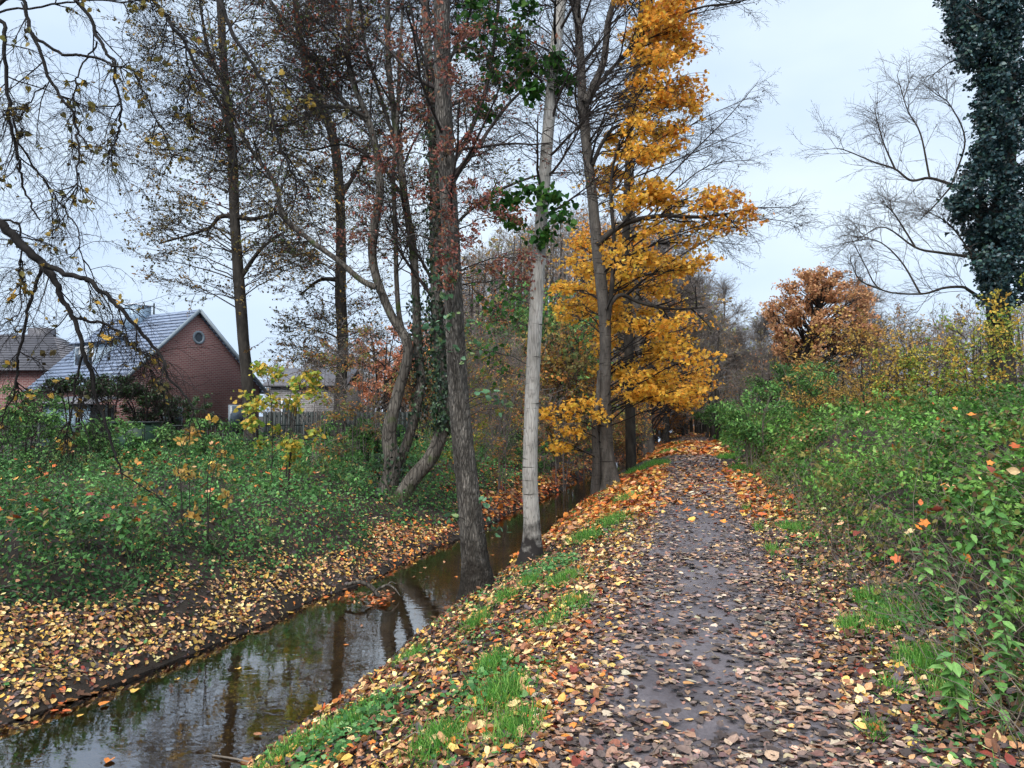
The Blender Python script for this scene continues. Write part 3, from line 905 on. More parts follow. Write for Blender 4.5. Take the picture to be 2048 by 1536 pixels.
# ---- tree C: yellow maple
C_D = 21.5
c_pts = rooted([(1222, 978), (1213, 900), (1209, 800), (1211, 700), (1208, 620), (1198, 530), (1190, 450), (1181, 360), (1172, 280), (1165, 200), (1160, 100), (1153, 0), (1148, -120), (1140, -300)], C_D)
TC = Tree('maple_tree', 'big golden yellow maple leaning from the stream bank, its grey trunk bare', 'tree', c_pts[0])
tcn, _ = TC.stem(c_pts, [.25, .205, .185, .175, .17, .165, .16, .152, .145, .136, .124, .11, .1, .07], M_BARK_C, 28, 160, disp=lumpy, flare=.6)
limbs = [([(1170, 205), (1185, 175), (1208, 120), (1215, 50), (1228, 0), (1245, -60)], [.12, .11, .10, .09, .08, .06]),
         ([(1172, 215), (1200, 165), (1260, 100), (1330, 45), (1400, 15), (1480, 5)], [.06, .055, .05, .04, .03, .02]),
         ([(1195, 490), (1215, 470), (1255, 445), (1320, 432), (1400, 434), (1470, 425)], [.10, .09, .08, .065, .05, .03]),
         ([(1185, 330), (1205, 285), (1235, 252), (1290, 250), (1340, 255)], [.06, .055, .05, .04, .02]),
         ([(1213, 620), (1240, 590), (1280, 605), (1340, 618), (1410, 615)], [.07, .06, .05, .04, .02]),
         ([(1190, 975), (1193, 920), (1190, 860), (1196, 800), (1199, 740)], [.15, .12, .10, .085, .05]),
         ([(1217, 640), (1225, 560), (1228, 480), (1222, 400), (1225, 340), (1240, 280)], [.07, .07, .06, .05, .04, .03])]
limbP = []
for i, (pp, rr) in enumerate(limbs):
    pw = pix(pp, C_D - (.15 if i != 5 else .1))
    if i == 5:
        pw[0, 2] = gxy(pw[0, 0], pw[0, 1]) - .08
    q_ = TC.stem(pw, rr, M_BARK_C if i in (0, 5) else M_BARK_D, 10, name='branch' if i != 5 else 'side_trunk')
    limbP.append(q_)
PALC = pal((246, 184, 74), (240, 172, 62), (236, 190, 92), (238, 164, 60), (226, 152, 62), (206, 134, 60))
lvC = Leaves(PALC, [MAPLE, MAPLE2])
prof = [(-60, 1250, 1400), (0, 1240, 1400), (60, 1250, 1395), (130, 1270, 1400), (200, 1250, 1415), (260, 1200, 1390), (330, 1190, 1370), (390, 1190, 1480), (430, 1180, 1505), (480, 1150, 1480), (540, 1120, 1400), (600, 1100, 1380), (660, 1110, 1410), (710, 1170, 1420), (760, 1200, 1420), (800, 1260, 1400)]
cc = []
for k in range(215):
    y = U(-60, 800)
    x0 = np.interp(y, [p[0] for p in prof], [p[1] for p in prof]); x1 = np.interp(y, [p[0] for p in prof], [p[2] for p in prof])
    x = U(x0, x1)
    if (y > 500 and 1150 < x < 1195 and U() < .6) or np.sin(x * .045 + y * .021) + np.sin(y * .052 - x * .013) > 1.15:
        continue
    tb_ = np.interp(y, [-60, 400, 800], [34, 40, 44])
    dd = U(-2.6, 3.0) if x > 1240 else U(.5, 3.5)
    cc.append((x, y, tb_ * U(.7, 1.6), tb_ * U(.2, .4), dd))
for (x, y, rx, ry) in [(1340, 60, 60, 30), (1300, 110, 50, 30), (1380, 80, 30, 25), (1360, 190, 45, 40), (1400, 210, 25, 30), (1340, 120, 50, 25), (1330, 250, 55, 30), (1440, 395, 50, 22), (1480, 400, 35, 25), (1470, 440, 45, 25), (1410, 410, 50, 30), (1500, 420, 18, 22), (1385, 450, 40, 30), (1300, 20, 45, 25),
                        (1180, 830, 60, 22), (1130, 860, 55, 18), (1110, 890, 40, 16), (1165, 800, 40, 20), (1085, 830, 35, 15), (1130, 820, 40, 18)]:
    cc.append((x, y, rx, ry, U(-1.5, .5)))
cc = np.array(cc)
C = P(cc[:, 0], cc[:, 1], C_D + cc[:, 4]); Rr = np.stack([cc[:, 2], cc[:, 2], cc[:, 3]], 1) / FPX * C_D
tk = np.vstack([tcn[0]] + [q_[0][0] for q_ in limbP if q_ is not limbP[5]])


def maple_col(lp):
    px, py, d = proj(lp)
    t = np.clip((px - 1260) / 300 + .4 * rng.normal(size=len(px)) + (300 - py) / 1300, 0, 1)
    return np.clip((t * 6).astype(int), 0, 5)


TC.clumps(tk, C, Rr, lvC, 12, 8, .125, M_BARK_D, .014, .35, False, .006, .45, .8, .7, pal_fn=maple_col)
lvC.build(TC.root, M_MAPLE, 300)
Pl = np.concatenate([catmull(q_[0][0], 12)[None] for q_ in limbP[:5]]); Rl = np.full((5, 12), .05)
Pb, Rb = spawn(Pl, Rl, 7, .3, 1, 25, 65, .2, .45, 6, .05, .12, .6, rmin=.008); TC.twig(Pb, Rb, 4)
P2, R2 = spawn(Pb, Rb, 5, .3, 1, 25, 60, .3, .6, 5, .03, .12, rmin=.006); TC.twig(P2, R2)
Pb, Rb = spawn(tcn, np.full((1, tcn.shape[1]), .05), 30, .55, 1, 35, 75, .07, .16, 7, .15, .1, .8, rmin=.01); TC.twig(Pb, Rb, 4)
lvCs = Leaves(pal((70, 60, 50)), SPR_BARE); sprays(lvCs, P2, 1, .6, 1.3, .2); sprays(lvCs, Pb, 8, .6, 1.4, .2); lvCs.build(TC.root, M_LEAF, 0, mass='shoots')
TC.finish(M_TWIG_DARK)

# thin bare sprays reaching out right of the maple (a hazel or alder behind it)
Z_D = 27.
z_pts = rooted([(1262, 900), (1258, 700), (1252, 500), (1258, 300), (1275, 100), (1290, -100)], Z_D)
TZ = Tree('bare_alder', 'thin bare alder with cone-bearing twigs reaching past the golden maple', 'tree', z_pts[0])
tz, _ = TZ.stem(z_pts, [.2, .17, .15, .12, .1, .06], M_BARK_D, 10, 40)
zl = [[(1258, 430), (1330, 360), (1400, 290), (1460, 230), (1515, 165)], [(1256, 470), (1340, 390), (1420, 330), (1510, 320)], [(1256, 420), (1320, 300), (1400, 240), (1500, 195)], [(1258, 560), (1380, 470), (1480, 420), (1590, 415)], [(1258, 580), (1380, 500), (1500, 440), (1585, 445)], [(1270, 200), (1330, 60), (1420, 20), (1510, 5)], [(1257, 500), (1350, 440), (1420, 480), (1490, 490)], [(1256, 360), (1330, 330), (1400, 300), (1490, 260)]]
Pl = np.concatenate([catmull(pix(z_, Z_D), 10)[None] for z_ in zl]); Rl = np.linspace(.035, .01, 10)[None] * np.ones((len(zl), 1)); TZ.twig(Pl, Rl, 4)
P2, R2 = spawn(Pl, Rl, 16, .35, 1, 20, 50, .12, .3, 6, .0, .10, .6, rmin=.006); TZ.twig(P2, R2)
P3, R3 = spawn(P2, R2, 4, .2, 1, 20, 50, .3, .6, 5, -.05, .12, rmin=.005); TZ.twig(P3, R3)
Pq, Rq = spawn(tz, np.full((1, tz.shape[1]), .05), 24, .4, 1, 35, 70, .1, .2, 6, .1, .1, .6, rmin=.01); TZ.twig(Pq, Rq, 4)
lvZs = Leaves(pal((70, 60, 50)), SPR_BARE); sprays(lvZs, P2, 2, .5, 1.1, .2, -.05); sprays(lvZs, Pq, 10, .8, 1.6, .2); lvZs.build(TZ.root, M_LEAF, 0, mass='shoots')
cones = Leaves(pal((60, 52, 58), (48, 42, 46)), [CURL2])
cp = along(P3[::2], 1, .6, 1); cones.add(cp, rand_frames(len(cp), .3, 1, 1.5), U(.05, .10, len(cp)))
cones.build(TZ.root, M_LEAF, 0, mass='cones')
TZ.finish(M_TWIG)

# ---- tree D: second maple farther along the stream
D_D = 38.
d_pts = rooted([(1298, 915), (1292, 840), (1284, 770), (1278, 690), (1272, 600), (1265, 480), (1262, 350), (1258, 200)], D_D)
TD = Tree('maple_tree', 'farther yellow maple beside the path, partly hidden behind the golden one', 'tree', d_pts[0])
td, _ = TD.stem(d_pts, [.30, .26, .25, .24, .22, .2, .16, .1], M_BARK_C, 16, 60, flare=.3)
lvD = Leaves(PALC[:5] * .95, [MAPLE])
cc = []
for k in range(110):
    y = U(450, 800); x0 = np.interp(y, [450, 650, 800], [1150, 1100, 1180]); x1 = np.interp(y, [450, 600, 700, 800], [1330, 1390, 1430, 1430])
    cc.append((U(x0, x1), y, U(22, 40), U(14, 24), U(-3, 3)))
for k in range(16):
    cc.append((U(1330, 1430), U(740, 820), U(15, 28), U(10, 16), U(2, 12)))
cc = np.array(cc)
C = P(cc[:, 0], cc[:, 1], D_D + cc[:, 4]); Rr = np.stack([cc[:, 2], cc[:, 2], cc[:, 3]], 1) / FPX * D_D
TD.clumps(td[0], C, Rr, lvD, 11, 5, .18, M_BARK_D, .02, .3, False, .008, .45, .75, .7)
lvD.build(TD.root, M_MAPLE, 0)
TD.finish(M_TWIG_DARK)

# ---- tree E: many-stemmed old tree on the far bank, one stem clad in ivy
E_D = 15.3
e_base = GI(785, 1000)
E_D = float(e_base[1])
TE = Tree('many_stemmed_tree', 'old many-stemmed mossy tree on the far bank with curved foot and ivy', 'tree', e_base)
EST = [([(768, 1010), (785, 935), (778, 870), (795, 790), (816, 695), (780, 625), (750, 545), (745, 475), (760, 385), (752, 300), (735, 235), (703, 156), (695, 78), (703, 0), (715, -120)], [.27, .24, .2, .16, .15, .125, .12, .12, .115, .105, .09, .08, .07, .06, .04], M_BARK_E, 22),
       ([(792, 1008), (822, 962), (862, 915), (885, 858), (890, 800), (880, 700), (873, 600), (870, 400), (862, 200), (850, 0), (845, -160)], [.24, .21, .20, .19, .19, .18, .17, .15, .13, .11, .08], M_BARK_E, 22),
       ([(798, 930), (825, 850), (842, 770), (835, 690), (832, 590), (826, 500), (810, 400), (797, 290), (778, 140), (775, 0), (770, -120)], [.15, .13, .13, .13, .125, .12, .11, .1, .09, .08, .05], M_BARK_E, 16),
       ([(818, 690), (800, 640), (793, 560), (791, 461), (787, 351), (795, 234), (800, 100), (812, -80)], [.08, .075, .07, .065, .06, .055, .05, .03], M_BARK_E, 12),
       ([(752, 575), (722, 560), (675, 520), (625, 484), (566, 430), (556, 383), (539, 348), (508, 308), (476, 254), (457, 203), (430, 120), (415, 20)], [.085, .08, .075, .07, .07, .065, .06, .055, .05, .04, .03, .02], M_BARK_E, 12),
       ([(752, 300), (735, 245), (703, 219), (670, 180), (640, 137), (578, 50), (539, 0), (490, -70)], [.08, .075, .07, .065, .06, .05, .045, .03], M_BARK_E, 12),
       ([(880, 420), (915, 350), (944, 310), (985, 250), (1022, 203), (1061, 168), (1110, 130)], [.075, .06, .055, .05, .045, .035, .02], M_BARK_D, 10),
       ([(872, 420), (905, 330), (932, 281), (967, 195), (985, 110), (998, 0), (1010, -80)], [.09, .075, .07, .065, .06, .05, .04], M_BARK_D, 10),
       ([(862, 220), (900, 120), (935, 40), (960, -60)], [.06, .05, .045, .03], M_BARK_D, 8),
       ([(795, 300), (760, 190), (730, 90), (720, 0), (700, -90)], [.06, .05, .045, .04, .03], M_BARK_D, 8),
       ([(735, 235), (690, 215), (640, 215), (590, 245), (540, 250), (490, 225)], [.05, .045, .04, .035, .03, .02], M_BARK_D, 8),
       ([(810, 400), (760, 330), (690, 290), (620, 300), (560, 285)], [.045, .04, .035, .03, .02], M_BARK_D, 8),
       ([(870, 500), (930, 430), (1000, 380), (1080, 350), (1140, 345)], [.05, .045, .04, .03, .02], M_BARK_D, 8)]
ep = []
for i, (pp, rr, mt, sd_) in enumerate(EST):
    pw = pix(pp, E_D + [0, -.1, .25, .1, -.3, .1, .3, .5, .3, .2, -.3, .4, .2][i])
    if i in (0, 1):
        pw[0, 2] = gxy(pw[0, 0], pw[0, 1]) - .1
    q_ = TE.stem(pw, np.array(rr) * .7, mt, sd_, 8 * len(pp), 'trunk' if i < 3 else 'branch', disp=lumpy if i < 3 else None, flare=.25 if i < 2 else 0)
    ep.append(q_)
lvE = Leaves(pal((92, 96, 52), (120, 104, 52), (100, 62, 44), (70, 84, 44), (122, 64, 48)), [DIA, OVAL2])
lvEs = Leaves(pal((92, 96, 52), (120, 104, 52), (120, 66, 46), (70, 84, 44), (134, 72, 52)), SPR_FEW)
lvEb = Leaves(pal((70, 60, 50)), SPR_BARE)
for i in range(len(ep)):
    pn = catmull(ep[i][0][0], 16)[None]
    rn = np.interp(np.linspace(0, 1, 16), np.linspace(0, 1, ep[i][1].shape[1]), ep[i][1][0])[None]
    t0 = .45 if i < 3 else .2
    Pb, Rb = spawn(pn, rn * .55, 10 if i < 6 else 8, t0, 1, 25, 65, .10, .26, 8, .12, .09, .6, rmin=.007); TE.twig(Pb, Rb, 4)
    P2, R2 = spawn(Pb, Rb, 7, .2, 1, 22, 60, .25, .55, 6, .06, .13, .55, rmin=.005); TE.twig(P2, R2)
    P3, R3 = spawn(P2, R2, 2, .2, 1, 25, 65, .3, .6, 4, -.03, .15, .6, rmin=.004); TE.twig(P3, R3)
    sprays(lvEs, P2, 2 if i < 6 else 1, .45, 1.0, .2, .02)
    if i < 10:
        sprays(lvEb, P2, 2 if i < 6 else 1, .5, 1.1, .2, .05)
    lp = along(P3, 2, .3, 1); lp = lp[U(0, 1, len(lp)) < .75]
    lvE.add(lp + .03 * rng.normal(size=lp.shape), rand_frames(len(lp), .3, .9, .6), U(.035, .07, len(lp)), rng.choice([0, 1, 2, 3, 4], len(lp), p=[.3, .15, .15, .25, .15]))
lvE.build(TE.root, M_LEAF, 0)
lvEs.build(TE.root, M_LEAF, 0, mass='leafy_shoots'); lvEb.build(TE.root, M_LEAF, 0, mass='bare_shoots')
# shaggy dead shoots and ivy on the ivy-clad stem
ivyl = Leaves(pal((38, 56, 40), (48, 70, 48), (30, 46, 36), (66, 90, 58)), [HEART, DIA])
st_ = ep[1][0][0]; sr_ = ep[1][1][0]
for (P0_, r0_, n_, f0, f1) in [(st_, sr_, 4200, .3, .85), (ep[2][0][0], ep[2][1][0], 700, .12, .4), (ep[0][0][0], ep[0][1][0], 350, .0, .12)]:
    kk = rng.integers(int(len(P0_) * f0), int(len(P0_) * f1), n_)
    dv = rand_dir(n_); dv[:, 2] *= .3; dv = norm(dv)
    off = r0_[kk][:, None] * dv * U(.9, 2.2, (n_, 1))
    ivyl.add(P0_[kk] + off + .05 * rng.normal(size=(n_, 3)), frames(dv + .35 * rng.normal(size=(n_, 3)), np.array([0, 0, -1.]) + .4 * rng.normal(size=(n_, 3))), U(.05, .09, n_))
ivyl.build(TE.root, M_IVY, 0, mass='ivy')
sh, sr2 = spawn(np.concatenate([catmull(ep[0][0][0][20:60], 10)[None], catmull(ep[2][0][0][15:40], 10)[None]]), np.full((2, 10), .02), 90, 0, 1, 50, 95, .25, .7, 6, -.25, .25, .4, True, .004)
TE.twig(sh, sr2)
TE.finish(M_TWIG)


# ---- alders F and G on the garden side
def small_leaf_tree(name, label, pts, rr, d, limbs_, region, nb, palette, lsize, lper, group=None, bark=M_BARK_D):
    pw = rooted(pts, d)
    T_ = Tree(name, label, 'tree', pw[0], group)
    t_, _ = T_.stem(pw, rr, bark, 14, 70, disp=lumpy)
    lv = Leaves(palette, [DIA, OVAL2])
    for lb in limbs_:
        q_ = T_.stem(pix(lb, d), np.linspace(.09, .03, len(lb)) * d / 25, bark, 7, name='branch')
        pn = catmull(q_[0][0], 12)[None]
        Pb, Rb = spawn(pn, np.full((1, 12), .03), 10, .2, 1, 25, 60, .15, .4, 6, .1, .12, .6, rmin=.008); T_.twig(Pb, Rb, 3)
        P2, R2 = spawn(Pb, Rb, 6, .2, 1, 25, 60, .3, .6, 5, 0, .15, .6, rmin=.006); T_.twig(P2, R2)
        lp = along(P2, lper, .2, 1); lv.add(lp + .05 * rng.normal(size=lp.shape), rand_frames(len(lp), .4, .9, .5), lsize * U(.6, 1.2, len(lp)))
    n = nb
    x = U(region[0], region[2], n); y = U(region[1], region[3], n)
    C_ = P(x, y, d + U(-1.6, 1.6, n)); r = U(28, 52, n) / FPX * d
    Bq, Tq = T_.clumps(t_[0], C_, np.stack([r * 1.2, r, r * .55], 1), lv, 5, 2, lsize, bark, .014, .3, False, .006, .4, .9, .5)
    ls = Leaves(palette, SPR_ALDER); sprays(ls, Tq, 1, .5, 1.2, .2, .0); sprays(ls, Bq, 3, .6, 1.2, .3, .0); ls.build(T_.root, M_LEAF, 0, mass='leafy_shoots')
    lv.build(T_.root, M_LEAF, 0)
    T_.finish(M_TWIG)
    return T_


PAL_AL = pal((82, 84, 56), (68, 72, 50), (112, 100, 58), (136, 110, 62), (74, 64, 52), (164, 132, 66))
small_leaf_tree('alder_tree', 'dark straight alder standing right of the brick house, small dark leaves', [(506, 880), (497, 790), (487, 680), (477, 550), (469, 430), (465, 312), (455, 220), (449, 156), (440, 0), (430, -150), (425, -350)],
                [.24, .21, .19, .18, .17, .16, .15, .14, .12, .1, .06], 25., [[(469, 432), (440, 434), (420, 455), (385, 468), (318, 487)], [(469, 432), (505, 438), (540, 430), (565, 426)], [(452, 180), (420, 110), (405, 40), (395, -40)], [(478, 560), (520, 500), (560, 470)]],
                (280, -80, 615, 580), 130, PAL_AL, .058, 5)
small_leaf_tree('alder_tree', 'dark alder trunk left of the mossy many-stemmed tree, leafy to low down', [(680, 860), (681, 780), (686, 700), (681, 586), (682, 469), (677, 352), (664, 266), (634, 195), (605, 100), (590, 0), (580, -160)],
                [.24, .21, .2, .19, .18, .17, .16, .14, .12, .1, .06], 26., [[(678, 400), (720, 330), (740, 280)], [(682, 560), (640, 560), (600, 590)]],
                (545, -40, 790, 740), 125, np.vstack([PAL_AL, pal((110, 70, 46), (118, 84, 44))]), .058, 5)

# ---- tree H: linden whose limbs hang into the picture from the left
H_D = 6.2
h_base = np.array([-6.4, 6.6, 0.0]); h_base[2] = gxy(h_base[0], h_base[1])
TH = Tree('linden_tree', 'overhanging linden, dark limbs and sparse yellowing leaves, in front of the houses', 'tree', h_base)
th, _ = TH.stem(np.array([h_base - (0, 0, .1), h_base + (0.1, 0, 1.5), h_base + (.25, -.1, 3.2), h_base + (.3, -.1, 5.), h_base + (.5, 0, 7.)]), [.3, .25, .2, .16, .1], M_BARK_D, 20, 60, flare=.3)
HL = [([(-420, 300), (-180, 330), (-60, 380), (0, 430), (50, 485), (90, 525), (118, 580), (148, 645), (165, 705), (190, 780), (225, 880), (245, 960)], [.09, .075, .068, .06, .055, .05, .035, .03, .026, .022, .016, .008]),
      ([(90, 525), (150, 548), (195, 575), (245, 625), (300, 685), (345, 740), (375, 790), (400, 860)], [.038, .032, .03, .026, .022, .016, .012, .006]),
      ([(148, 645), (200, 655), (245, 680), (290, 720), (330, 790)], [.022, .018, .016, .012, .006]),
      ([(85, 525), (65, 590), (35, 690), (25, 760), (5, 840)], [.024, .021, .018, .014, .008]),
      ([(-300, 150), (-100, 40), (20, 0), (51, 55), (94, 168), (129, 219), (148, 273), (150, 344), (140, 420)], [.05, .04, .024, .022, .02, .016, .014, .01, .006]),
      ([(-100, -160), (60, -120), (154, 0), (195, 82), (227, 129), (238, 219), (234, 262), (215, 312)], [.05, .04, .025, .021, .018, .014, .012, .006]),
      ([(51, 55), (117, 90), (184, 109), (230, 125), (273, 164), (310, 234), (345, 320)], [.022, .018, .016, .014, .012, .009, .005]),
      ([(-250, 100), (-80, 20), (6, 39), (16, 156), (23, 234), (43, 312), (55, 375), (80, 440)], [.045, .035, .026, .024, .022, .018, .014, .01]),
      ([(60, -120), (200, -110), (320, 0), (345, 40), (375, 94), (430, 200), (455, 290), (452, 400)], [.04, .032, .026, .024, .022, .018, .013, .006]),
      ([(200, -110), (330, -110), (422, 0), (470, 80), (527, 168), (562, 273), (594, 359), (580, 450)], [.036, .034, .03, .027, .024, .018, .013, .006]),
      ([(375, 94), (378, 180), (380, 280)], [.013, .01, .005]),
      ([(0, 440), (40, 460), (48, 560), (30, 640)], [.016, .013, .01, .005]),
      ([(23, 234), (60, 330), (110, 400), (150, 460), (170, 540), (230, 690)], [.014, .012, .01, .009, .007, .004]),
      ([(94, 168), (60, 215), (45, 262)], [.01, .008, .004]),
      ([(195, 82), (165, 160), (155, 215), (150, 300)], [.012, .01, .008, .004]),
      ([(165, 705), (150, 760), (140, 830), (125, 900)], [.018, .014, .01, .005]),
      ([(527, 168), (560, 160), (610, 200), (690, 230)], [.014, .012, .009, .004]),
      ([(0, 25), (120, 10), (260, 8), (330, 0)], [.014, .012, .010, .01])]
lvHs = Leaves(pal((60, 50, 40)), SPR_DARK)
lvH = Leaves(pal((118, 108, 58), (140, 122, 62), (108, 104, 62), (180, 150, 72), (200, 160, 70), (84, 74, 50), k=1.25), [HEART, HEART2, CURL])
for i, (pp, rr) in enumerate(HL):
    d = H_D + [0, -.2, .1, .2, -.4, -.2, -.3, .1, .3, .5, .3, .1, .2, .1, 0, 0, .5, -.2][i]
    pw = pix(pp, d)
    if i in (0, 4, 5, 7):
        pw[0] = th[0][[35, 0, 0, 0, 48, 56, 0, 44][i]]
    q_ = TH.stem(pw, np.array(rr) * .64, M_TWIG_DARK, 9, 8 * len(pp), 'branch', wob=.0085)
    pn = catmull(q_[0][0][int(.2 * q_[0].shape[1]):], 16)[None]
    rn = np.full((1, 16), .011)
    Pb, Rb = spawn(pn, rn, 11, .1, 1, 30, 70, .12, .34, 7, -.22, .13, .6, rmin=.0035); TH.twig(Pb, Rb, 4)
    P2, R2 = spawn(Pb, Rb, 4, .2, 1, 25, 65, .25, .6, 6, -.18, .15, .6, rmin=.0024); TH.twig(P2, R2)
    P3, R3 = spawn(P2, R2, 2, .2, 1, 25, 60, .3, .7, 4, -.15, .15, .7, rmin=.0018); TH.twig(P3, R3)
    sprays(lvHs, Pb, 4, .25, .6, .15, -.2, .7)
    lp = along(np.concatenate([catmull_ for catmull_ in [P2]]), 2, .3, 1); lp = lp[U(0, 1, len(lp)) < .45]
    px, py, _d = proj(lp)
    lvH.add(lp, rand_frames(len(lp), .3, .9, .8), U(.034, .062, len(lp)), np.where(py > 560, rng.integers(2, 6, len(lp)), rng.integers(0, 4, len(lp))))
    lp = along(P3, 2, .3, 1); lp = lp[U(0, 1, len(lp)) < .16]
    lvH.add(lp, rand_frames(len(lp), .2, .9, 1.2), U(.02, .045, len(lp)), 5, 2)
lvH.build(TH.root, M_LEAF, 300)
lvHs.build(TH.root, M_LEAF, 0, mass='hanging_shoots')
TH.finish(M_TWIG_DARK)

# ---- tree I: tall ivy-clad tree on the right with bare limbs
I_D = 22.
i_pts = rooted([(2010, 820), (2002, 700), (1996, 590), (2002, 480), (2010, 360), (2014, 240), (2012, 100), (2008, -40), (2005, -250)], I_D)
TI = Tree('ivy_clad_tree', 'tall tree wrapped in dark ivy with bare grey limbs against the sky', 'tree', i_pts[0])
ti, _ = TI.stem(i_pts, [.4, .33, .3, .28, .27, .25, .22, .2, .12], M_BARK_D, 18, 70)
edge = [(-60, 1870), (0, 1880), (60, 1895), (120, 1910), (180, 1945), (250, 1952), (310, 1945), (345, 1925), (390, 1885), (430, 1890), (470, 1915), (520, 1945), (580, 1965), (620, 1985)]
cc = []
for k in range(270):
    y = U(-80, 610); x0 = np.interp(y, [e[0] for e in edge], [e[1] for e in edge]) + 22
    x1 = np.interp(y, [-80, 300, 560, 620], [2180, 2150, 2090, 2050])
    cc.append((U(1975, 2045), y, 26, 30, U(-1.3, -.6)) if k % 6 == 5 else (U(x0, x1) if k % 3 else x0, y, U(22, 36), U(22, 38), U(-1.6, 1.6)))
cc = np.array(cc)
C = P(cc[:, 0], cc[:, 1], I_D + cc[:, 4]); Rr = np.stack([cc[:, 2], cc[:, 2], cc[:, 3]], 1) / FPX * I_D
lvI = Leaves(pal((50, 76, 80), (38, 62, 66), (64, 92, 92), (32, 52, 56), (58, 82, 70)), [HEART, OVAL])
TI.clumps(ti[0], C, Rr, lvI, 13, 16, .115, M_BARK_D, .016, .2, False, .006, .35, .9, .6)
lvI.build(TI.root, M_IVY, 0, mass='ivy')
IL = [[(2005, 400), (1950, 385), (1905, 370), (1859, 356), (1822, 361), (1790, 338), (1748, 324), (1692, 301), (1668, 296)], [(1859, 356), (1841, 268), (1815, 220), (1794, 150)], [(1790, 338), (1765, 280), (1748, 215)], [(2005, 520), (1947, 514), (1878, 505), (1831, 495), (1767, 454), (1715, 480)],
      [(1996, 610), (1970, 602), (1940, 582), (1924, 574), (1887, 576), (1841, 588), (1762, 579), (1730, 530), (1702, 475)], [(2010, 160), (1956, 130), (1910, 120), (1865, 150)], [(1905, 370), (1870, 410), (1840, 440)], [(1831, 495), (1790, 430), (1770, 410)], [(1841, 588), (1800, 520), (1750, 480), (1690, 485)], [(1905, 365), (1930, 280), (1900, 210), (1875, 190)], [(1762, 579), (1720, 560), (1700, 520)], [(1947, 514), (1900, 450), (1850, 420)]]
lvIs = Leaves(pal((120, 110, 100)), SPR_PALE)
for i, lb in enumerate(IL):
    q_ = TI.stem(pix(lb, I_D - .3), np.linspace(.06 if len(lb) > 5 else .03, .010, len(lb)), M_BARK_D, 8, name='branch')
    pn = catmull(q_[0][0], 14)[None]; rn = np.full((1, 14), .016)
    Pb, Rb = spawn(pn, rn, 14, .2, 1, 25, 60, .15, .38, 7, .22, .09, .6, rmin=.008); TI.twig(Pb, Rb, 4)
    P2, R2 = spawn(Pb, Rb, 5, .2, 1, 22, 50, .3, .6, 5, .12, .1, .6, rmin=.005); TI.twig(P2, R2)
    sprays(lvIs, P2[::2], 1, .5, 1.0, .3, .25, .3); sprays(lvIs, Pb, 1, .5, 1., .3, .25, .3)
lvIs.build(TI.root, M_LEAF, 0, mass='shoots')
TI.finish(M_TWIG_ASH)

# ---- tree J: far rust-orange crown
J_D = 58.
j_pts = rooted([(1600, 850), (1600, 780), (1606, 720), (1620, 670), (1640, 620)], J_D)
TJ = Tree('oak_tree', 'rounded rust-orange oak far off beyond the bramble bank', 'tree', j_pts[0])
tj, _ = TJ.stem(j_pts, [.5, .42, .36, .26, .14], M_BARK_D, 12, 40)
lvJ = Leaves(pal((192, 144, 102), (178, 128, 88), (204, 158, 114), (168, 122, 86), k=1.15), [DIA, MAPLE])
cc = []
while len(cc) < 150:
    x, y = U(1530, 1770), U(535, 760)
    if ((x - 1645) / 120) ** 2 + ((y - 650) / 112) ** 2 < 1 and (y < 700 or U() < .4):
        cc.append((x, y, U(12, 22), U(8, 13), U(-4, 4)))
cc = np.array(cc)
C = P(cc[:, 0], cc[:, 1], J_D + cc[:, 4]); Rr = np.stack([cc[:, 2], cc[:, 2], cc[:, 3]], 1) / FPX * J_D
TJ.clumps(tj[0], C, Rr, lvJ, 13, 9, .21, M_BARK_D, .035, .75, False, .012, .45, .8, .4)
lvJ.build(TJ.root, M_LEAF, 0)
TJ.finish(M_TWIG)


# ---- bare trees along the far stretch of the path
def bare_tree(label, x, ybase, ytop, d, wpx, n1=26, seed=0, group='bare trees lining the far path', mat=M_TWIG_MID):
    b0 = P(x, ybase, d); b0[2] = gxy(b0[0], b0[1])
    top = P(x + U(-8, 8), ytop, d)
    T_ = Tree('bare_tree', label, 'tree', b0, group)
    ln = top[2] - b0[2]
    pts = np.array([b0 - (0, 0, .1), b0 + (U(-.2, .2), 0, ln * .3), b0 * .4 + top * .6 + (U(-.4, .4), 0, 0), top])
    r0 = ln * .018
    t_, r_ = T_.stem(pts, [r0, r0 * .8, r0 * .45, r0 * .12], M_BARK_D, 9, 20)
    ww = wpx / FPX * d
    pn = catmull(t_[0], 14)[None]
    Pb, Rb = spawn(pn, np.full((1, 14), r0 * .5), n1, .2, .95, 25, 62, ww / ln * .65, ww / ln * 1.1, 8, .18, .08, .55, rmin=.02); T_.twig(Pb, Rb, 4)
    P2, R2 = spawn(Pb, Rb, 8, .2, 1, 20, 55, .25, .55, 6, .12, .1, .5, rmin=.012 * d / 60); T_.twig(P2, R2)
    P3, R3 = spawn(P2, R2, 1, .2, 1, 20, 55, .3, .65, 5, .08, .12, .6, rmin=.010 * d / 60)
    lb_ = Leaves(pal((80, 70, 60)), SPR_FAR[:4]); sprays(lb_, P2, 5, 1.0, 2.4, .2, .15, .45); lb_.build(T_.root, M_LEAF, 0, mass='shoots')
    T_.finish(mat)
    return P2, P3, T_


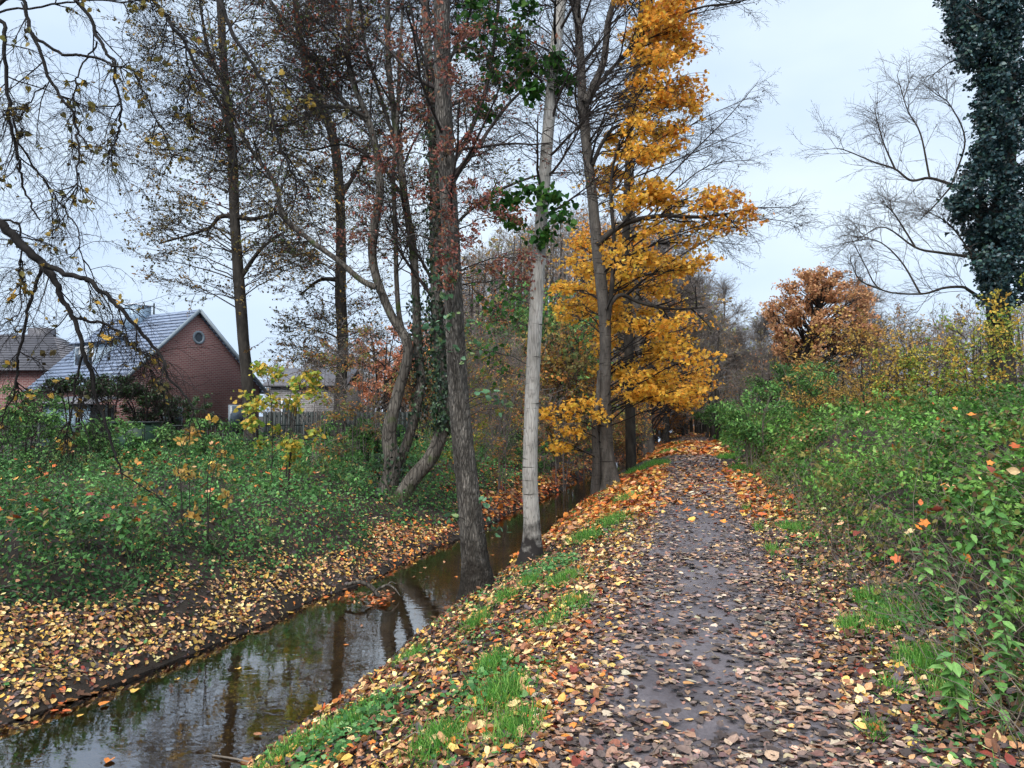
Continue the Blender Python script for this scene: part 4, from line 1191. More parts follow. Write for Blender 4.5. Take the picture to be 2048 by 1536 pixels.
bare_tree('bare grey tree just right of the golden maple, nearest of the far row', 1395, 850, 545, 62., 75)
bare_tree('bare grey tree with rounded top, middle of the far row', 1445, 850, 590, 80., 70)
bare_tree('small bare tree at the far end of the path row', 1490, 850, 660, 105., 50)
_, q3, tt_ = bare_tree('bare dark tree half hidden behind the golden maple crown', 1330, 860, 480, 50., 110, 30)
gl_ = Leaves(PAL_AL, [DIA]); lp = along(q3, 2); gl_.add(lp, rand_frames(len(lp), .4, .9, .5), U(.06, .11, len(lp))); gl_.build(tt_.root, M_LEAF, 0)
bare_tree('bare tree standing left of the rust-orange oak', 1530, 850, 640, 85., 45)
bare_tree('thin bare tree right behind the rust-orange oak', 1740, 830, 590, 75., 60)
bare_tree('bare tree rising behind the elder bush', 1575, 850, 690, 70., 40)


# ---- far wood closing the view
FW = thing('far_wood', 'hazy brown mass of bare woodland closing the view behind stream and bank', 'wood', (6, 70, 0)); FW['kind'] = 'stuff'
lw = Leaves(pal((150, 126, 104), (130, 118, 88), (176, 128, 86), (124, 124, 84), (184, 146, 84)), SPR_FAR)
wt_ = []
for (x0, x1, d0, d1, n, tops) in [(850, 1440, 46, 95, 5200, [(850, 690), (930, 560), (1000, 480), (1120, 440), (1280, 450), (1350, 520), (1440, 660)]), (1440, 2150, 62, 115, 3600, [(1440, 700), (1500, 735), (1560, 690), (1700, 700), (1800, 650), (1950, 640), (2150, 600)]), (540, 860, 60, 95, 900, [(540, 735), (640, 710), (860, 690)])]:
    px = U(x0, x1, n); d = U(d0, d1, n)
    yt = np.interp(px, [t_[0] for t_ in tops], [t_[1] for t_ in tops]) + 14 * np.sin(px * .09) + 10 * np.sin(px * .23 + d)
    top = P(px, yt, d); g_ = gxy(top[:, 0], top[:, 1]); f = U(0.02, 1, n) ** .8
    p = top.copy(); p[:, 2] = g_ + (top[:, 2] - g_) * f - U(0, 1.5, n) * (f > .3)
    p[:, 2] = np.maximum(p[:, 2], g_ + .1)
    hd = rng.normal(size=(n, 3)) * .5 + np.array([0, 0, .9])
    kk = rng.choice(8, n, p=[.13] * 4 + [.12] * 4)
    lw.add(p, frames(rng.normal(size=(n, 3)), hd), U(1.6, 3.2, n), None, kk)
    m = n // 25
    px = U(x0, x1, m); d = U(d0, d1, m); yt = np.interp(px, [t_[0] for t_ in tops], [t_[1] for t_ in tops]) + U(5, 60, m)
    top = P(px, yt, d); b_ = top.copy(); b_[:, 2] = gxy(top[:, 0], top[:, 1]) - .1
    mid = (top + b_) / 2 + U(-.3, .3, (m, 3))
    wt_.append(np.stack([b_, mid, top], 1))
lw.build(FW, M_LEAF, 0, mass='twig_mass')
wt_ = np.concatenate(wt_); sp = Soup(); V, q = tubes(wt_, np.array([[.16, .11, .03]]) * U(.6, 1.4, (len(wt_), 1)), 6); sp.add(V, q); sp.build('stems', M_BARK_D, FW, 'stuff', True)


# ---- shrubs and small trees
def shrub(name, label, base, ht, wd, n_stem, n_cl, ntw, nlv, lsize, palette, tpls, mat=M_LEAF, bark=M_TWIG, objs=0, low=.25, group=None, cat='shrub', lean=0., twr=.004, up=.5, spread=.8, down=.5, stem_r=.02, flat=.6, spr=0):
    base = np.array(base, float); base[2] = gxy(base[0], base[1])
    T_ = Tree(name, label, cat, base, group)
    stems = []
    for i in range(n_stem):
        a = U(0, 6.28); s_ = U(.3, 1) * wd * .75
        tip = base + (math.cos(a) * s_ + lean, math.sin(a) * s_ * .7, ht * U(.75, 1.0))
        mid = base * .5 + tip * .5 + (0, 0, ht * .12)
        b_ = base + (math.cos(a) * .08 * n_stem ** .5, math.sin(a) * .08 * n_stem ** .5, -.05)
        q_ = T_.stem(np.array([b_, mid, tip]), [stem_r, stem_r * .7, stem_r * .25], bark, 5, 10, 'stem')
        stems.append(q_[0][0])
    tk_ = np.vstack(stems)
    b = ball(n_cl); b[:, 2] = np.abs(b[:, 2]) if low >= .5 else b[:, 2]
    C_ = base + np.array([lean * .5, 0, ht * (low + (1 - low) * .5)]) + b * np.array([wd, wd * .8, ht * (1 - low) * .5])
    r = U(.22, .4, n_cl) * wd * .6
    lv = Leaves(palette, tpls)
    T_.clumps(tk_, C_, np.stack([r, r, r * flat], 1), lv, ntw, nlv, lsize, bark, stem_r * .45, .5, False, twr, up, spread, down)
    if spr:
        ls = Leaves(palette, SPR_BUSH if spr > 0 else SPR_FAR[:4]); k_ = rng.integers(0, len(C_), abs(spr)); dv = rand_dir(abs(spr)); dv[:, 2] = np.abs(dv[:, 2]) + .3
        ls.add(C_[k_] + .3 * rng.normal(size=dv.shape) * wd * .4, frames(rng.normal(size=dv.shape), dv), U(.5, 1.1, abs(spr)) * max(.6, ht * .25)); ls.build(T_.root, M_LEAF, 0, mass='shoots')
    lv.build(T_.root, mat, objs)
    T_.finish(bark)
    return T_


def at(px, d):
    x = (px - CX) / FPX * d
    return np.array([x, d, 0.])


PAL_YEL = pal((200, 164, 84), (186, 148, 76), (166, 136, 76), (146, 132, 72), (194, 148, 74), k=1.05)
PAL_YG = pal((146, 164, 72), (170, 172, 74), (200, 178, 76), (118, 150, 64), (208, 170, 72), k=1.0)
PAL_GRN = pal((78, 118, 62), (96, 140, 74), (64, 100, 56), (116, 152, 82), k=1.2)
PAL_MIX = pal((140, 136, 80), (176, 146, 76), (200, 138, 72), (116, 132, 76), (166, 116, 76), (136, 110, 84), k=1.2)
# sapling with yellow-green leaves in front of the garden
shrub('hazel_sapling', 'young sapling with lime and yellow leaves left of the dark alder trunk', at(560, 13.5) + (0, 0, 0), 2.5, .95, 5, 26, 7, 6, .095, PAL_YG, [OVAL, HEART], objs=260, stem_r=.012, twr=.003)
shrub('yellow_shrub', 'low golden-leaved shoots beneath the brick house gable', at(395, 9.5), 1.55, .8, 4, 10, 5, 4, .075, PAL_YEL, [OVAL, HEART], objs=120, stem_r=.008, twr=.003)
# right-hand shrubs on the bank
for i, (px, d, ht, wd, pl, lb) in enumerate([(1655, 21, 2.3, 1.4, PAL_YEL, 'yellow-brown hazel bush just right of the green elder'), (1745, 19, 2.6, 1.6, PAL_YEL, 'yellowing hazel bush in the middle of the bramble bank'), (1850, 18, 3.2, 1.7, PAL_YG, 'yellow and green bush under the bare limbs of the ivy tree'),
                                        (1960, 17, 3.3, 1.7, PAL_YG, 'tall yellow-green bush at the foot of the ivy-clad tree'), (2060, 15, 3.1, 1.5, PAL_YG, 'yellow-green bush cut by the frame beyond the ivy-clad tree'), (1700, 30, 3.0, 2.2, PAL_YEL, 'larger yellow bush behind, below the rust-orange oak'), (1860, 27, 3.8, 2.4, PAL_YEL, 'larger yellow bush behind, below the bare limbs')]):
    shrub('hazel_bush', lb, at(px, d), ht * U(.7, 1.25), wd * U(.8, 1.3), 5, 28, 8, 4, .08 if d < 24 else .1, pl, [OVAL, DIA], group='yellowing bushes along the bank', stem_r=.015, spr=80, low=.0)
shrub('elder_bush', 'green elder bush with long leaf sprays beside the path', at(1510, 21), 2.3, 1.3, 9, 40, 9, 8, .11, PAL_GRN * 1.1, [OVAL2], M_GREEN, M_TWIG_PALE, stem_r=.018, down=.9)
shrub('elder_bush', 'smaller green elder bush right behind, with pale stems', at(1600, 22.5), 2.5, 1.1, 8, 34, 9, 8, .11, PAL_GRN * 1.15, [OVAL2], M_GREEN, M_TWIG_PALE, stem_r=.018, down=.9)
shrub('dark_bush', 'dark green bush at the bend of the path', at(1440, 46), 2.4, 1.8, 8, 40, 10, 8, .13, PAL_GRN * .7, [DIA, OVAL2], M_GREEN, M_TWIG, stem_r=.03)
shrub('dark_bush', 'dark bush between elder and rust-orange oak', at(1600, 36), 3.3, 2.6, 8, 46, 10, 8, .13, PAL_GRN * .55, [DIA, OVAL2], M_GREEN, M_TWIG, stem_r=.03)

# thicket along the stream behind the trunks
THK = [(1000, 24, 4.2, 1.8, PAL_MIX, 'scrubby bush behind the furrowed trunk'), (1110, 27, 5.5, 1.9, PAL_MIX, 'twiggy bush seen between the pale and the golden trees'), (960, 31, 6.0, 2.2, PAL_YG * .8, 'yellow-green bush behind the furrowed trunk'), (1060, 34, 7., 2.5, PAL_GRN * 1.1, 'tall green bush right behind the pale trunk'), (1160, 36, 6., 2.4, PAL_MIX, 'brown twiggy bush left of the golden maple trunk'),
       (1245, 33, 3.2, 1.4, PAL_MIX, 'low brown bush right of the golden maple trunk'), (1275, 45, 4.2, 2., pal((206, 140, 60), (186, 120, 60), (160, 104, 62)), 'orange bush behind the second maple trunk'), (1325, 55, 4.5, 2.2, pal((206, 140, 60), (190, 128, 66), (160, 104, 62)), 'orange bush beside the far path'), (1355, 75, 5., 2.4, pal((200, 134, 66), (180, 116, 66), (150, 100, 66)), 'far orange bush near the wooden posts'),
       (880, 27, 3.6, 1.7, PAL_MIX, 'bush behind the curved mossy trunk'), (1210, 52, 6., 3., PAL_MIX * .8, 'dull tall bush behind the golden maple'), (1020, 45, 8., 3.2, PAL_MIX * .8, 'tall dull bush far behind the pale trunk')]
for i, (px, d, ht, wd, pl, lb) in enumerate(THK):
    shrub('thicket_bush', lb, at(px, d), ht, wd, 6, 44, 12, 5, .085 * (d / 28) ** .6, pl, [DIA, OVAL], group='bushes of the stream thicket', bark=M_TWIG_MID, stem_r=.022, twr=.005 * d / 26, spread=.9, spr=300 if i % 2 else -220, low=.02)
for i, (px, d, ht, wd, pl, lb) in enumerate([(640, 17.5, 3.2, .9, PAL_MIX, 'thin twiggy sapling left of the mossy tree'), (715, 18.5, 3.8, .9, PAL_MIX, 'thin brown sapling just left of the mossy tree'), (930, 18, 3.6, 1.0, PAL_YG * .8, 'leafy sapling right behind the furrowed trunk'), (1000, 19.5, 3.4, 1.0, PAL_MIX, 'brown sapling between furrowed and pale trunks'), (1120, 23, 3.2, 1.1, PAL_MIX, 'brown sapling at the far waterline past the pale trunk'), (1165, 27, 3.0, 1.2, PAL_MIX, 'brown sapling by the water left of the golden maple'),
                                             (1350, 100, 6.5, 3., pal((214, 150, 84), (200, 134, 76), (176, 124, 84)), 'far orange tree left of the path end'), (1400, 128, 7., 5., pal((206, 146, 90), (190, 134, 86), (170, 128, 92)), 'far orange-brown tree closing the path end'), (1435, 104, 6., 3., pal((190, 150, 90), (170, 134, 86), (150, 128, 82)), 'far dull yellow tree right of the path end')]):
    shrub('sapling' if d < 60 else 'orange_tree', lb, at(px, d), ht, wd, 5, 30 if d < 60 else 46, 10, 4 if d < 60 else 9, .075 if d < 60 else .24, pl, [DIA, OVAL], bark=M_TWIG_MID, cat='sapling' if d < 60 else 'tree', stem_r=.012 if d < 60 else .08, twr=.004 if d < 60 else .012, spread=.9, spr=-60 if d < 60 else -120, low=.02)
# rust tree behind the stems and pale ones
shrub('beech_tree', 'small orange-red tree behind the many-stemmed trunk', at(765, 40), 6.2, 2.6, 6, 50, 12, 8, .16, pal((206, 140, 104), (190, 122, 88), (216, 156, 120)), [DIA, OVAL], cat='tree', stem_r=.07, low=.2)
shrub('beech_tree', 'small orange-red tree showing between mossy stems', at(845, 42), 7.2, 1.8, 5, 34, 12, 8, .16, pal((206, 140, 104), (190, 122, 88), (216, 156, 120)), [DIA, OVAL], cat='tree', stem_r=.07, low=.2)
for (px, d, ht, wd, lb) in [(640, 46, 5.6, 2.6, 'pale pinkish twiggy tree above the grey outbuilding'), (720, 52, 6.4, 3., 'pale twiggy tree behind the dark fence')]:
    shrub('twiggy_tree', lb, at(px, d), ht, wd, 8, 40, 16, 2, .12, pal((170, 130, 110), (150, 120, 100)), [DIA], cat='tree', stem_r=.05, low=.3, twr=.009)
# garden side shrubs
shrub('garden_shrub', 'bright green shrub in the garden at the left edge', at(60, 30), 2.6, 1.9, 6, 46, 10, 9, .12, PAL_GRN, [DIA, OVAL], M_GREEN, stem_r=.03, low=.1)
shrub('garden_shrub', 'dark rounded shrub against the brick gable', at(405, 36), 2.6, .8, 5, 26, 10, 10, .1, PAL_GRN * .4, [DIA], M_IVY, stem_r=.03, low=.1)
for (px, d, ht, wd, lo, lb) in [(150, 27, 3.0, 1.3, .55, 'dark climber mass below the slate roof'), (220, 28, 2.9, 1.3, .5, 'dark climber mass over the garden shed'), (290, 29, 2.7, 1.3, .4, 'dark climber mass left of the gable'), (340, 30, 2.3, 1.2, .2, 'dark evergreen under the gable')]:
    shrub('climber_hedge', lb, at(px, d), ht, wd, 6, 40, 12, 9, .1, np.vstack([PAL_GRN[:3] * .32, pal((60, 42, 34))]), [DIA, OVAL], M_IVY, stem_r=.04, low=lo, group='dark climbers in the garden')
for (px, d, ht, wd, lb) in [(40, 15, 1.5, 1.1, 'leafy laurel shoot clump at the left edge'), (165, 16.5, 1.3, 1.0, 'leafy green clump before the garden fence'), (290, 18, 1.3, 1.2, 'leafy green clump below the gable'), (430, 19, 1.3, 1.2, 'leafy green clump left of the sapling'), (690, 21, 1.6, 1.2, 'green clump by the dark alder foot'), (745, 19, 1.3, .9, 'green clump left of the mossy trunk')]:
    shrub('green_clump', lb, at(px, d), ht, wd, 8, 30, 9, 7, .09, PAL_GRN * .85, [OVAL, DIA], M_GREEN, group='green clumps on the far bank', stem_r=.012, low=.05)

# ------------------------------------------------------------------ houses
M_BRICK, t, N_, L_ = nodes('red_brick')
tc_ = N_('ShaderNodeTexCoord'); br_ = N_('ShaderNodeTexBrick')
br_.inputs['Color1'].default_value = (.37, .155, .135, 1); br_.inputs['Color2'].default_value = (.27, .11, .10, 1); br_.inputs['Mortar'].default_value = (.42, .34, .31, 1)
br_.inputs['Scale'].default_value = 1; br_.inputs['Brick Width'].default_value = .3; br_.inputs['Row Height'].default_value = .11; br_.inputs['Mortar Size'].default_value = .014
L_(tc_.outputs['UV'], br_.inputs['Vector'])
b = N_('ShaderNodeBsdfPrincipled'); b.inputs['Roughness'].default_value = .9; L_(br_.outputs[0], b.inputs['Base Color'])
bpn = N_('ShaderNodeBump'); bpn.inputs['Strength'].default_value = .4; bpn.inputs['Distance'].default_value = .01; bpn.invert = True; L_(br_.outputs['Fac'], bpn.inputs['Height']); L_(bpn.outputs[0], b.inputs['Normal'])
L_(b.outputs[0], N_('ShaderNodeOutputMaterial').inputs[0])
M_GREYBRICK = M_BRICK.copy(); M_GREYBRICK.name = 'grey_brick'
for n_ in M_GREYBRICK.node_tree.nodes:
    if n_.type == 'TEX_BRICK':
        n_.inputs['Color1'].default_value = (.20, .185, .18, 1); n_.inputs['Color2'].default_value = (.14, .13, .13, 1); n_.inputs['Mortar'].default_value = (.3, .29, .28, 1)
M_SLATE = flat_mat('slate_tile', (.165, .21, .295), .5, .22, 2.5, .4)
M_SLATE2 = flat_mat('brown_grey_tile', (.11, .108, .12), .6, .2, 2.5, .4)
M_ZINC = flat_mat('zinc_cladding', (.26, .36, .46), .4, .08, 1.5, .5)
M_TRIM = flat_mat('trim_board', (.20, .24, .27), .5, .06)
M_GLASS = flat_mat('window_glass', (.05, .07, .09), .06, .1, 1, .8)
M_WHITE = flat_mat('white_paint', (.75, .77, .8), .5, .04)
M_DARKMETAL = flat_mat('dark_metal', (.02, .028, .026), .5, .1)
M_WOODPOST = flat_mat('weathered_wood', (.13, .115, .10), .85, .3, 9)


def uvbox(me):
    """planar metre-scaled UVs for brick"""
    uvl = me.uv_layers.new(name='UV')
    for p in me.polygons:
        nrm = p.normal
        tx = Vector((-nrm.y, nrm.x, 0))
        tx = tx.normalized() if tx.length > 1e-4 else Vector((1, 0, 0))
        for li in p.loop_indices:
            co = me.vertices[me.loops[li].vertex_index].co
            uvl.data[li].uv = (co.dot(tx), co.z)


def part(name, soup, mat, parent, uv_=False, label=None):
    o = soup.build(name, mat, parent, label=label)
    if uv_:
        uvbox(o.data)
    return o


def slab(p0, p1, p2, p3, th_):
    """quad slab of given thickness (below)"""
    q = np.array([p0, p1, p2, p3], float)
    n_ = norm(np.cross(q[1] - q[0], q[3] - q[0])[None])[0]
    s_ = Soup(); s_.add(np.vstack([q, q - n_ * th_]), [[[0, 1, 2, 3], [7, 6, 5, 4], [0, 4, 5, 1], [1, 5, 6, 2], [2, 6, 7, 3], [3, 7, 4, 0]]])
    return s_


# brick house
e1 = np.array([-.86, .51, 0]); e1 /= np.linalg.norm(e1); e2 = np.array([e1[1], -e1[0], 0]); zz = np.array([0, 0, 1.])
H0 = np.array([-19.1, 45., 0.]); HB, RZ, EZ, HWD, HLN = .15, 8.05, 3.35, 5.0, 9.0
BH = thing('brick_house', 'red brick gabled house with grey tiled roof and zinc dormer', 'house', H0 + (0, 0, HB))
HO = np.array([H0[0], H0[1], 0])


def hp(s, a, z):
    return HO + e1 * s + e2 * a + zz * z


sp = Soup()
prof_ = [(-HWD + .15, HB), (HWD - .15, HB), (HWD - .15, EZ + .1), (0, RZ - .2), (-HWD + .15, EZ + .1)]
sp.add([hp(.25, a, z) for a, z in prof_] + [hp(HLN, a, z) for a, z in prof_], [[[4, 3, 2, 1, 0]], [[5, 6, 7, 8, 9]], [[0, 1, 6, 5], [1, 2, 7, 6], [4, 0, 5, 9]]])
part('brick_wall', sp, M_BRICK, BH, True)
sl = math.hypot(HWD + .35, (RZ - EZ) * (HWD + .35) / HWD)
for sgn in (-1, 1):
    nrow = 22
    hrow = math.hypot(HWD + .35, (RZ - EZ) / HWD * (HWD + .35)) / nrow
    for k in range(nrow):
        f0, f1 = k / nrow, (k + 1.12) / nrow
        a0, a1 = sgn * (HWD + .35) * f0, sgn * (HWD + .35) * min(f1, 1.02)
        z0, z1 = RZ - abs(a0) * (RZ - EZ) / HWD, RZ - abs(a1) * (RZ - EZ) / HWD + .075
        q = [hp(0, a0, z0), hp(HLN + .3, a0, z0), hp(HLN + .3, a1, z1), hp(0, a1, z1)]
        if sgn > 0:
            q = q[::-1]
        part('tile_row', slab(*q, .06), M_SLATE, BH)
    a1 = sgn * (HWD + .4); z1 = RZ - abs(a1) * (RZ - EZ) / HWD
    sp = Soup(); d_ = norm((hp(0, a1, z1) - hp(0, 0, RZ))[None])[0]; ln = np.linalg.norm(hp(0, a1, z1) - hp(0, 0, RZ))
    sp.box((hp(-.06, a1, z1) + hp(-.06, 0, RZ)) / 2 - (0, 0, .05), [d_, e1, np.cross(d_, e1)], (ln / 2, .04, .10)); part('verge_board', sp, M_TRIM, BH)
sp = Soup(); sp.box(hp(5.4, -.55, RZ - .3), [e1, e2, zz], (.48, .6, .85)); ch = part('chimney', sp, M_ZINC, BH)
sp = Soup(); sp.box(hp(5.4, -.55, RZ + .58), [e1, e2, zz], (.53, .65, .03)); part('chimney_cap', sp, M_WHITE, BH)
sp = Soup(); V, q = tubes(np.array([[hp(4.7, .1, RZ), hp(4.7, .1, RZ + .35), hp(4.7, .1, RZ + .75)]]), np.array([[.06, .05, .05]]), 8); sp.add(V, q); part('vent_pipe', sp, M_DARKMETAL, BH)
# dormer
ds, dw = 5.7, 1.15
dz0, dz1 = 4.35, 5.95
sp = Soup()
sp.add([hp(ds - dw, -3.7, dz0), hp(ds + dw, -3.7, dz0), hp(ds + dw, -3.7, dz1), hp(ds - dw, -3.7, dz1), hp(ds - dw, -1.6, 6.5), hp(ds + dw, -1.6, 6.5), hp(ds - dw, -1.6, dz0), hp(ds + dw, -1.6, dz0)],
       [[[0, 1, 2, 3], [0, 3, 4, 6], [1, 7, 5, 2], [3, 2, 5, 4]]])
dm = part('dormer', sp, M_ZINC, BH)
part('dormer_roof', slab(hp(ds - dw - .15, -3.95, dz1 + .04), hp(ds - dw - .15, -1.4, 6.62), hp(ds + dw + .15, -1.4, 6.62), hp(ds + dw + .15, -3.95, dz1 + .04), .1), M_SLATE, BH)
sp = Soup(); sp.box(hp(ds, -3.72, 5.15), [e1, e2, zz], (.95, .03, .62)); wi = part('window', sp, M_WHITE, BH)
for k in (-1, 0, 1):
    sp = Soup(); sp.box(hp(ds + k * .62, -3.76, 5.15), [e1, e2, zz], (.26, .02, .52)); o = sp.build('pane', M_GLASS, BH); o.parent = wi; o.location = Vector((0, 0, 0))
wi_fix = wi
# oculus in the gable
sp = Soup(); th_ = np.linspace(0, 2 * np.pi, 24, endpoint=False); ring = []
for r_ in (.27, .42):
    for dpt in (-.0, -.06):
        ring.append([hp(.25 + dpt, math.cos(a) * r_ + .15, 6.35 + math.sin(a) * r_ * 1.0) for a in th_])
Vr = np.array(ring).reshape(-1, 3); i = np.arange(24); j = (i + 1) % 24
sp.add(Vr, [np.vstack([np.stack([i + 24, j + 24, j + 72, i + 72], 1), np.stack([i, i + 24, i + 72, i + 48], 1)[:0].reshape(0, 4), np.stack([i + 48, i + 72, j + 72, j + 48], 1), np.stack([i, j, j + 24, i + 24], 1)])])
oc = part('round_window', sp, M_TRIM, BH)
sp = Soup(); sp.add([hp(.235, math.cos(a) * .28 + .15, 6.35 + math.sin(a) * .28) for a in th_], [[list(range(24))]]); o = sp.build('pane', M_GLASS, BH); o.parent = oc
for (a, z, wv_, hv_) in [(-1.6, 1.35, .7, .75), (3.0, 1.3, .6, .95)]:
    sp = Soup(); sp.box(hp(.22, a, z), [e1, e2, zz], (.06, wv_, hv_)); f_ = part('window', sp, M_TRIM, BH)
    sp = Soup(); sp.box(hp(.17, a, z), [e1, e2, zz], (.02, wv_ - .08, hv_ - .08)); o = sp.build('pane', M_GLASS, BH); o.parent = f_

# hipped house at the left edge
HH = thing('hipped_house', 'house with dark hipped tiled roof at the left edge', 'house', (-36, 50, .2))
sp = Soup(); sp.box((-38.5, 52.2, 2.35), np.eye(3), (9.2, 4.4, 2.2)); part('wall', sp, M_BRICK, HH, True)
rz, ez = 7.3, 4.45
nrow = 15
for k in range(nrow):
    f0, f1 = k / nrow, min((k + 1.12) / nrow, 1.01)
    def rowp(f):
        return np.array([-48, 52.2 - 5.0 * f, rz - (rz - ez) * f]), np.array([-32.5 + 3.9 * f, 52.2 - 5.0 * f, rz - (rz - ez) * f])
    (l0, r0), (l1, r1) = rowp(f0), rowp(f1)
    l1 = l1 + (0, 0, .05); r1 = r1 + (0, 0, .05)
    part('tile_row', slab(l0, l1, r1, r0, .05), M_SLATE2, HH)
    q0 = r0 * 1.0; q1 = r1 * 1.0; b0 = np.array([r0[0], 104.4 - r0[1], r0[2]]); b1 = np.array([r1[0], 104.4 - r1[1], r1[2]])
    part('tile_row', slab(q0, q1, b1, b0, .05), M_SLATE2, HH)
sp = Soup(); sp.box((-33.4, 52.4, 7.2), np.eye(3), (.7, .5, .55)); part('chimney', sp, M_SLATE2, HH)
part('skylight', slab((-36.2, 48.35, 5.3), (-36.2, 47.55, 4.85), (-34.0, 47.55, 4.85), (-34.0, 48.35, 5.3), .05), M_WHITE, HH)
# grey outbuilding
GB = thing('grey_outbuilding', 'low grey brick outbuilding with dark roof behind the yellow sapling', 'building', (-11, 42, .2))
sp = Soup(); sp.box((-11.4, 43.5, 1.7), np.eye(3), (2.0, 2.5, 1.6)); part('wall', sp, M_GREYBRICK, GB, True)
part('roof', slab((-13.7, 40.7, 3.25), (-9.1, 40.7, 3.25), (-9.1, 43.6, 4.35), (-13.7, 43.6, 4.35), .12), M_SLATE2, GB)
part('roof', slab((-13.7, 46.4, 3.25), (-13.7, 43.6, 4.352), (-9.1, 43.6, 4.352), (-9.1, 46.4, 3.25), .12), M_SLATE2, GB)
sp = Soup(); sp.box((-12.3, 40.96, 1.9), np.eye(3), (.45, .05, .6)); wn = part('window', sp, M_WHITE, GB)
sp = Soup(); sp.box((-12.3, 40.90, 1.9), np.eye(3), (.38, .02, .52)); o = sp.build('pane', M_GLASS, GB); o.parent = wn
# garden shed
SH = thing('garden_shed', 'small blue-grey garden shed under dark climbers', 'shed', (-19.0, 32.5, .2))
for k in range(10):
    sp = Soup(); sp.box((-19.9 + k * .2, 31.6, 1.15), np.eye(3), (.095, .02, .95)); part('plank', sp, M_ZINC, SH)
sp = Soup(); sp.box((-19.0, 32.6, 1.13), np.eye(3), (.98, .95, .93)); part('wall', sp, M_DARKMETAL, SH)
part('roof', slab((-20.2, 31.3, 2.1), (-17.8, 31.3, 2.1), (-17.8, 33.8, 2.45), (-20.2, 33.8, 2.45), .07), M_SLATE2, SH)
# bar fence
f0, f1 = np.array([-16., 20.5]), np.array([-4.6, 25.5])
FE = thing('bar_fence', 'dark metal bar fence along the gardens', 'fence', (f0[0], f0[1], gxy(*f0)))
fd = (f1 - f0) / np.linalg.norm(f1 - f0); fl = np.linalg.norm(f1 - f0); FA = np.array([[fd[0], fd[1], 0], [-fd[1], fd[0], 0], [0, 0, 1]])
fz = gxy(*((f0 + f1) / 2))
bar_me = None
for k in range(int(fl / .12)):
    p = f0 + fd * (k * .12 + .05)
    if bar_me is None:
        sp = Soup(); sp.box((0, 0, .55), FA, (.006, .006, .5)); bar_me = sp.mesh('bar', M_DARKMETAL)
    o = link('bar', bar_me, FE); o.location = (p[0] - f0[0], p[1] - f0[1], fz - FE.location.z)
for z in (.12, .58, 1.05):
    sp = Soup(); c = (f0 + f1) / 2; sp.box((c[0], c[1], fz + z), FA, (fl / 2, .012, .02)); part('rail', sp, M_DARKMETAL, FE)
for k in range(6):
    p = f0 + fd * fl * k / 5; sp = Soup(); sp.box((p[0], p[1], fz + .5), FA, (.03, .03, .65)); part('post', sp, M_DARKMETAL, FE)
# dark board fence further right
BF = thing('board_fence', 'low dark board fence behind the alder trunk', 'fence', (-11, 33, .2))
for k in range(36):
    sp = Soup(); sp.box((-11 + k * .2, 33 + .03 * k, .95), np.eye(3), (.09, .015, .78 + .01 * (k % 3))); part('board', sp, M_DARKMETAL, BF)
sp = Soup(); sp.box((-7.5, 33.62, 1.55), norm(np.array([[1, .15, 0], [-.15, 1, 0], [0, 0, 1]])), (3.6, .03, .05)); part('rail', sp, M_DARKMETAL, BF)
# green bin
GBN = thing('compost_bin', 'dark green box by the fence below the gable', 'bin', (-11.0, 21.6, gxy(-11.0, 21.6)))
bz = GBN.location.z
sp = Soup(); sp.box((-11.0, 21.6, bz + .55), np.eye(3), (.62, .4, .55)); part('body', sp, flat_mat('green_plastic', (.012, .035, .022), .5), GBN)
sp = Soup(); sp.box((-11.0, 21.6, bz + 1.13), np.eye(3), (.66, .44, .03)); part('lid', sp, M_DARKMETAL, GBN)
# wooden posts along the far path
for i, (u_, v_) in enumerate([(-1.15, 66), (-1.2, 74), (-1.2, 83), (-1.2, 93)]):
    x, y = xy(u_, v_); z = gz(u_, v_)
    po = thing('wooden_post', ['nearest', 'second', 'third', 'farthest'][i] + ' weathered wooden post on the left of the far path', 'post', (x, y, z), 'wooden posts along the far path')
    V, q = tubes(np.array([[(x, y, z - .1), (x, y, z + .5), (x + .01, y, z + 1.15)]]), np.array([[.14, .13, .12]]), 10); sp = Soup(); sp.add(V, q)
    sp.add([(x + .12 * math.cos(a), y + .12 * math.sin(a), z + 1.15) for a in np.linspace(0, 6.28, 10, endpoint=False)], [[list(range(10))]]); part('shaft', sp, M_WOODPOST, po)

# ------------------------------------------------------------------ ground cover
def logv(n, a, b):
    return a * (b / a) ** U(0, 1, n)


def surf_leaves(lv, u, v, hfun, layer, size, spread=.55, up=1., ci=None, down=.2, tilt=True):
    g = gz(u, v); e = .08
    nx = -(gz(u + e, v) + hfun(u + e, v) - gz(u - e, v) - hfun(u - e, v)) / (2 * e); ny = -(gz(u, v + e) + hfun(u, v + e) - gz(u, v - e) - hfun(u, v - e)) / (2 * e)
    x, y = xy(u, v)
    nu = np.stack([nx * CA + ny * SA, -nx * SA + ny * CA, np.ones_like(nx) * up], -1)
    h = hfun(u, v)
    z = g + h * (1 - layer)
    hd = rng.normal(size=(len(u), 3)); hd[:, 2] = -down
    hd = hd + nu * np.array([1, 1, 0]) * .8
    lv.add(np.stack([x, y, z], -1), frames(norm(nu) + spread * rng.normal(size=nu.shape), hd), size, ci)


def dens(n, u0, u1, v0, v1, pw=1.6):
    """points denser near the camera"""
    t = U(0, 1, n)
    v = v0 * (v1 / v0) ** (t ** (1 / pw) if pw != 1 else t)
    return U(u0, u1, n), v


# bramble bank on the right
BR = thing('bramble_thicket', 'bramble and nettle thicket covering the bank right of the path', 'thicket', (3.5, 8, 0))
BR['kind'] = 'stuff'


def hbr(u, v):
    return sst(1.3, 2.3, u - .12 * n2(v, v * 0, 1.1, 1)) * (.46 + .24 * n2(u, v, 1.6, 2) + .16 * n2(u, v, 3.7, 5)) + .02


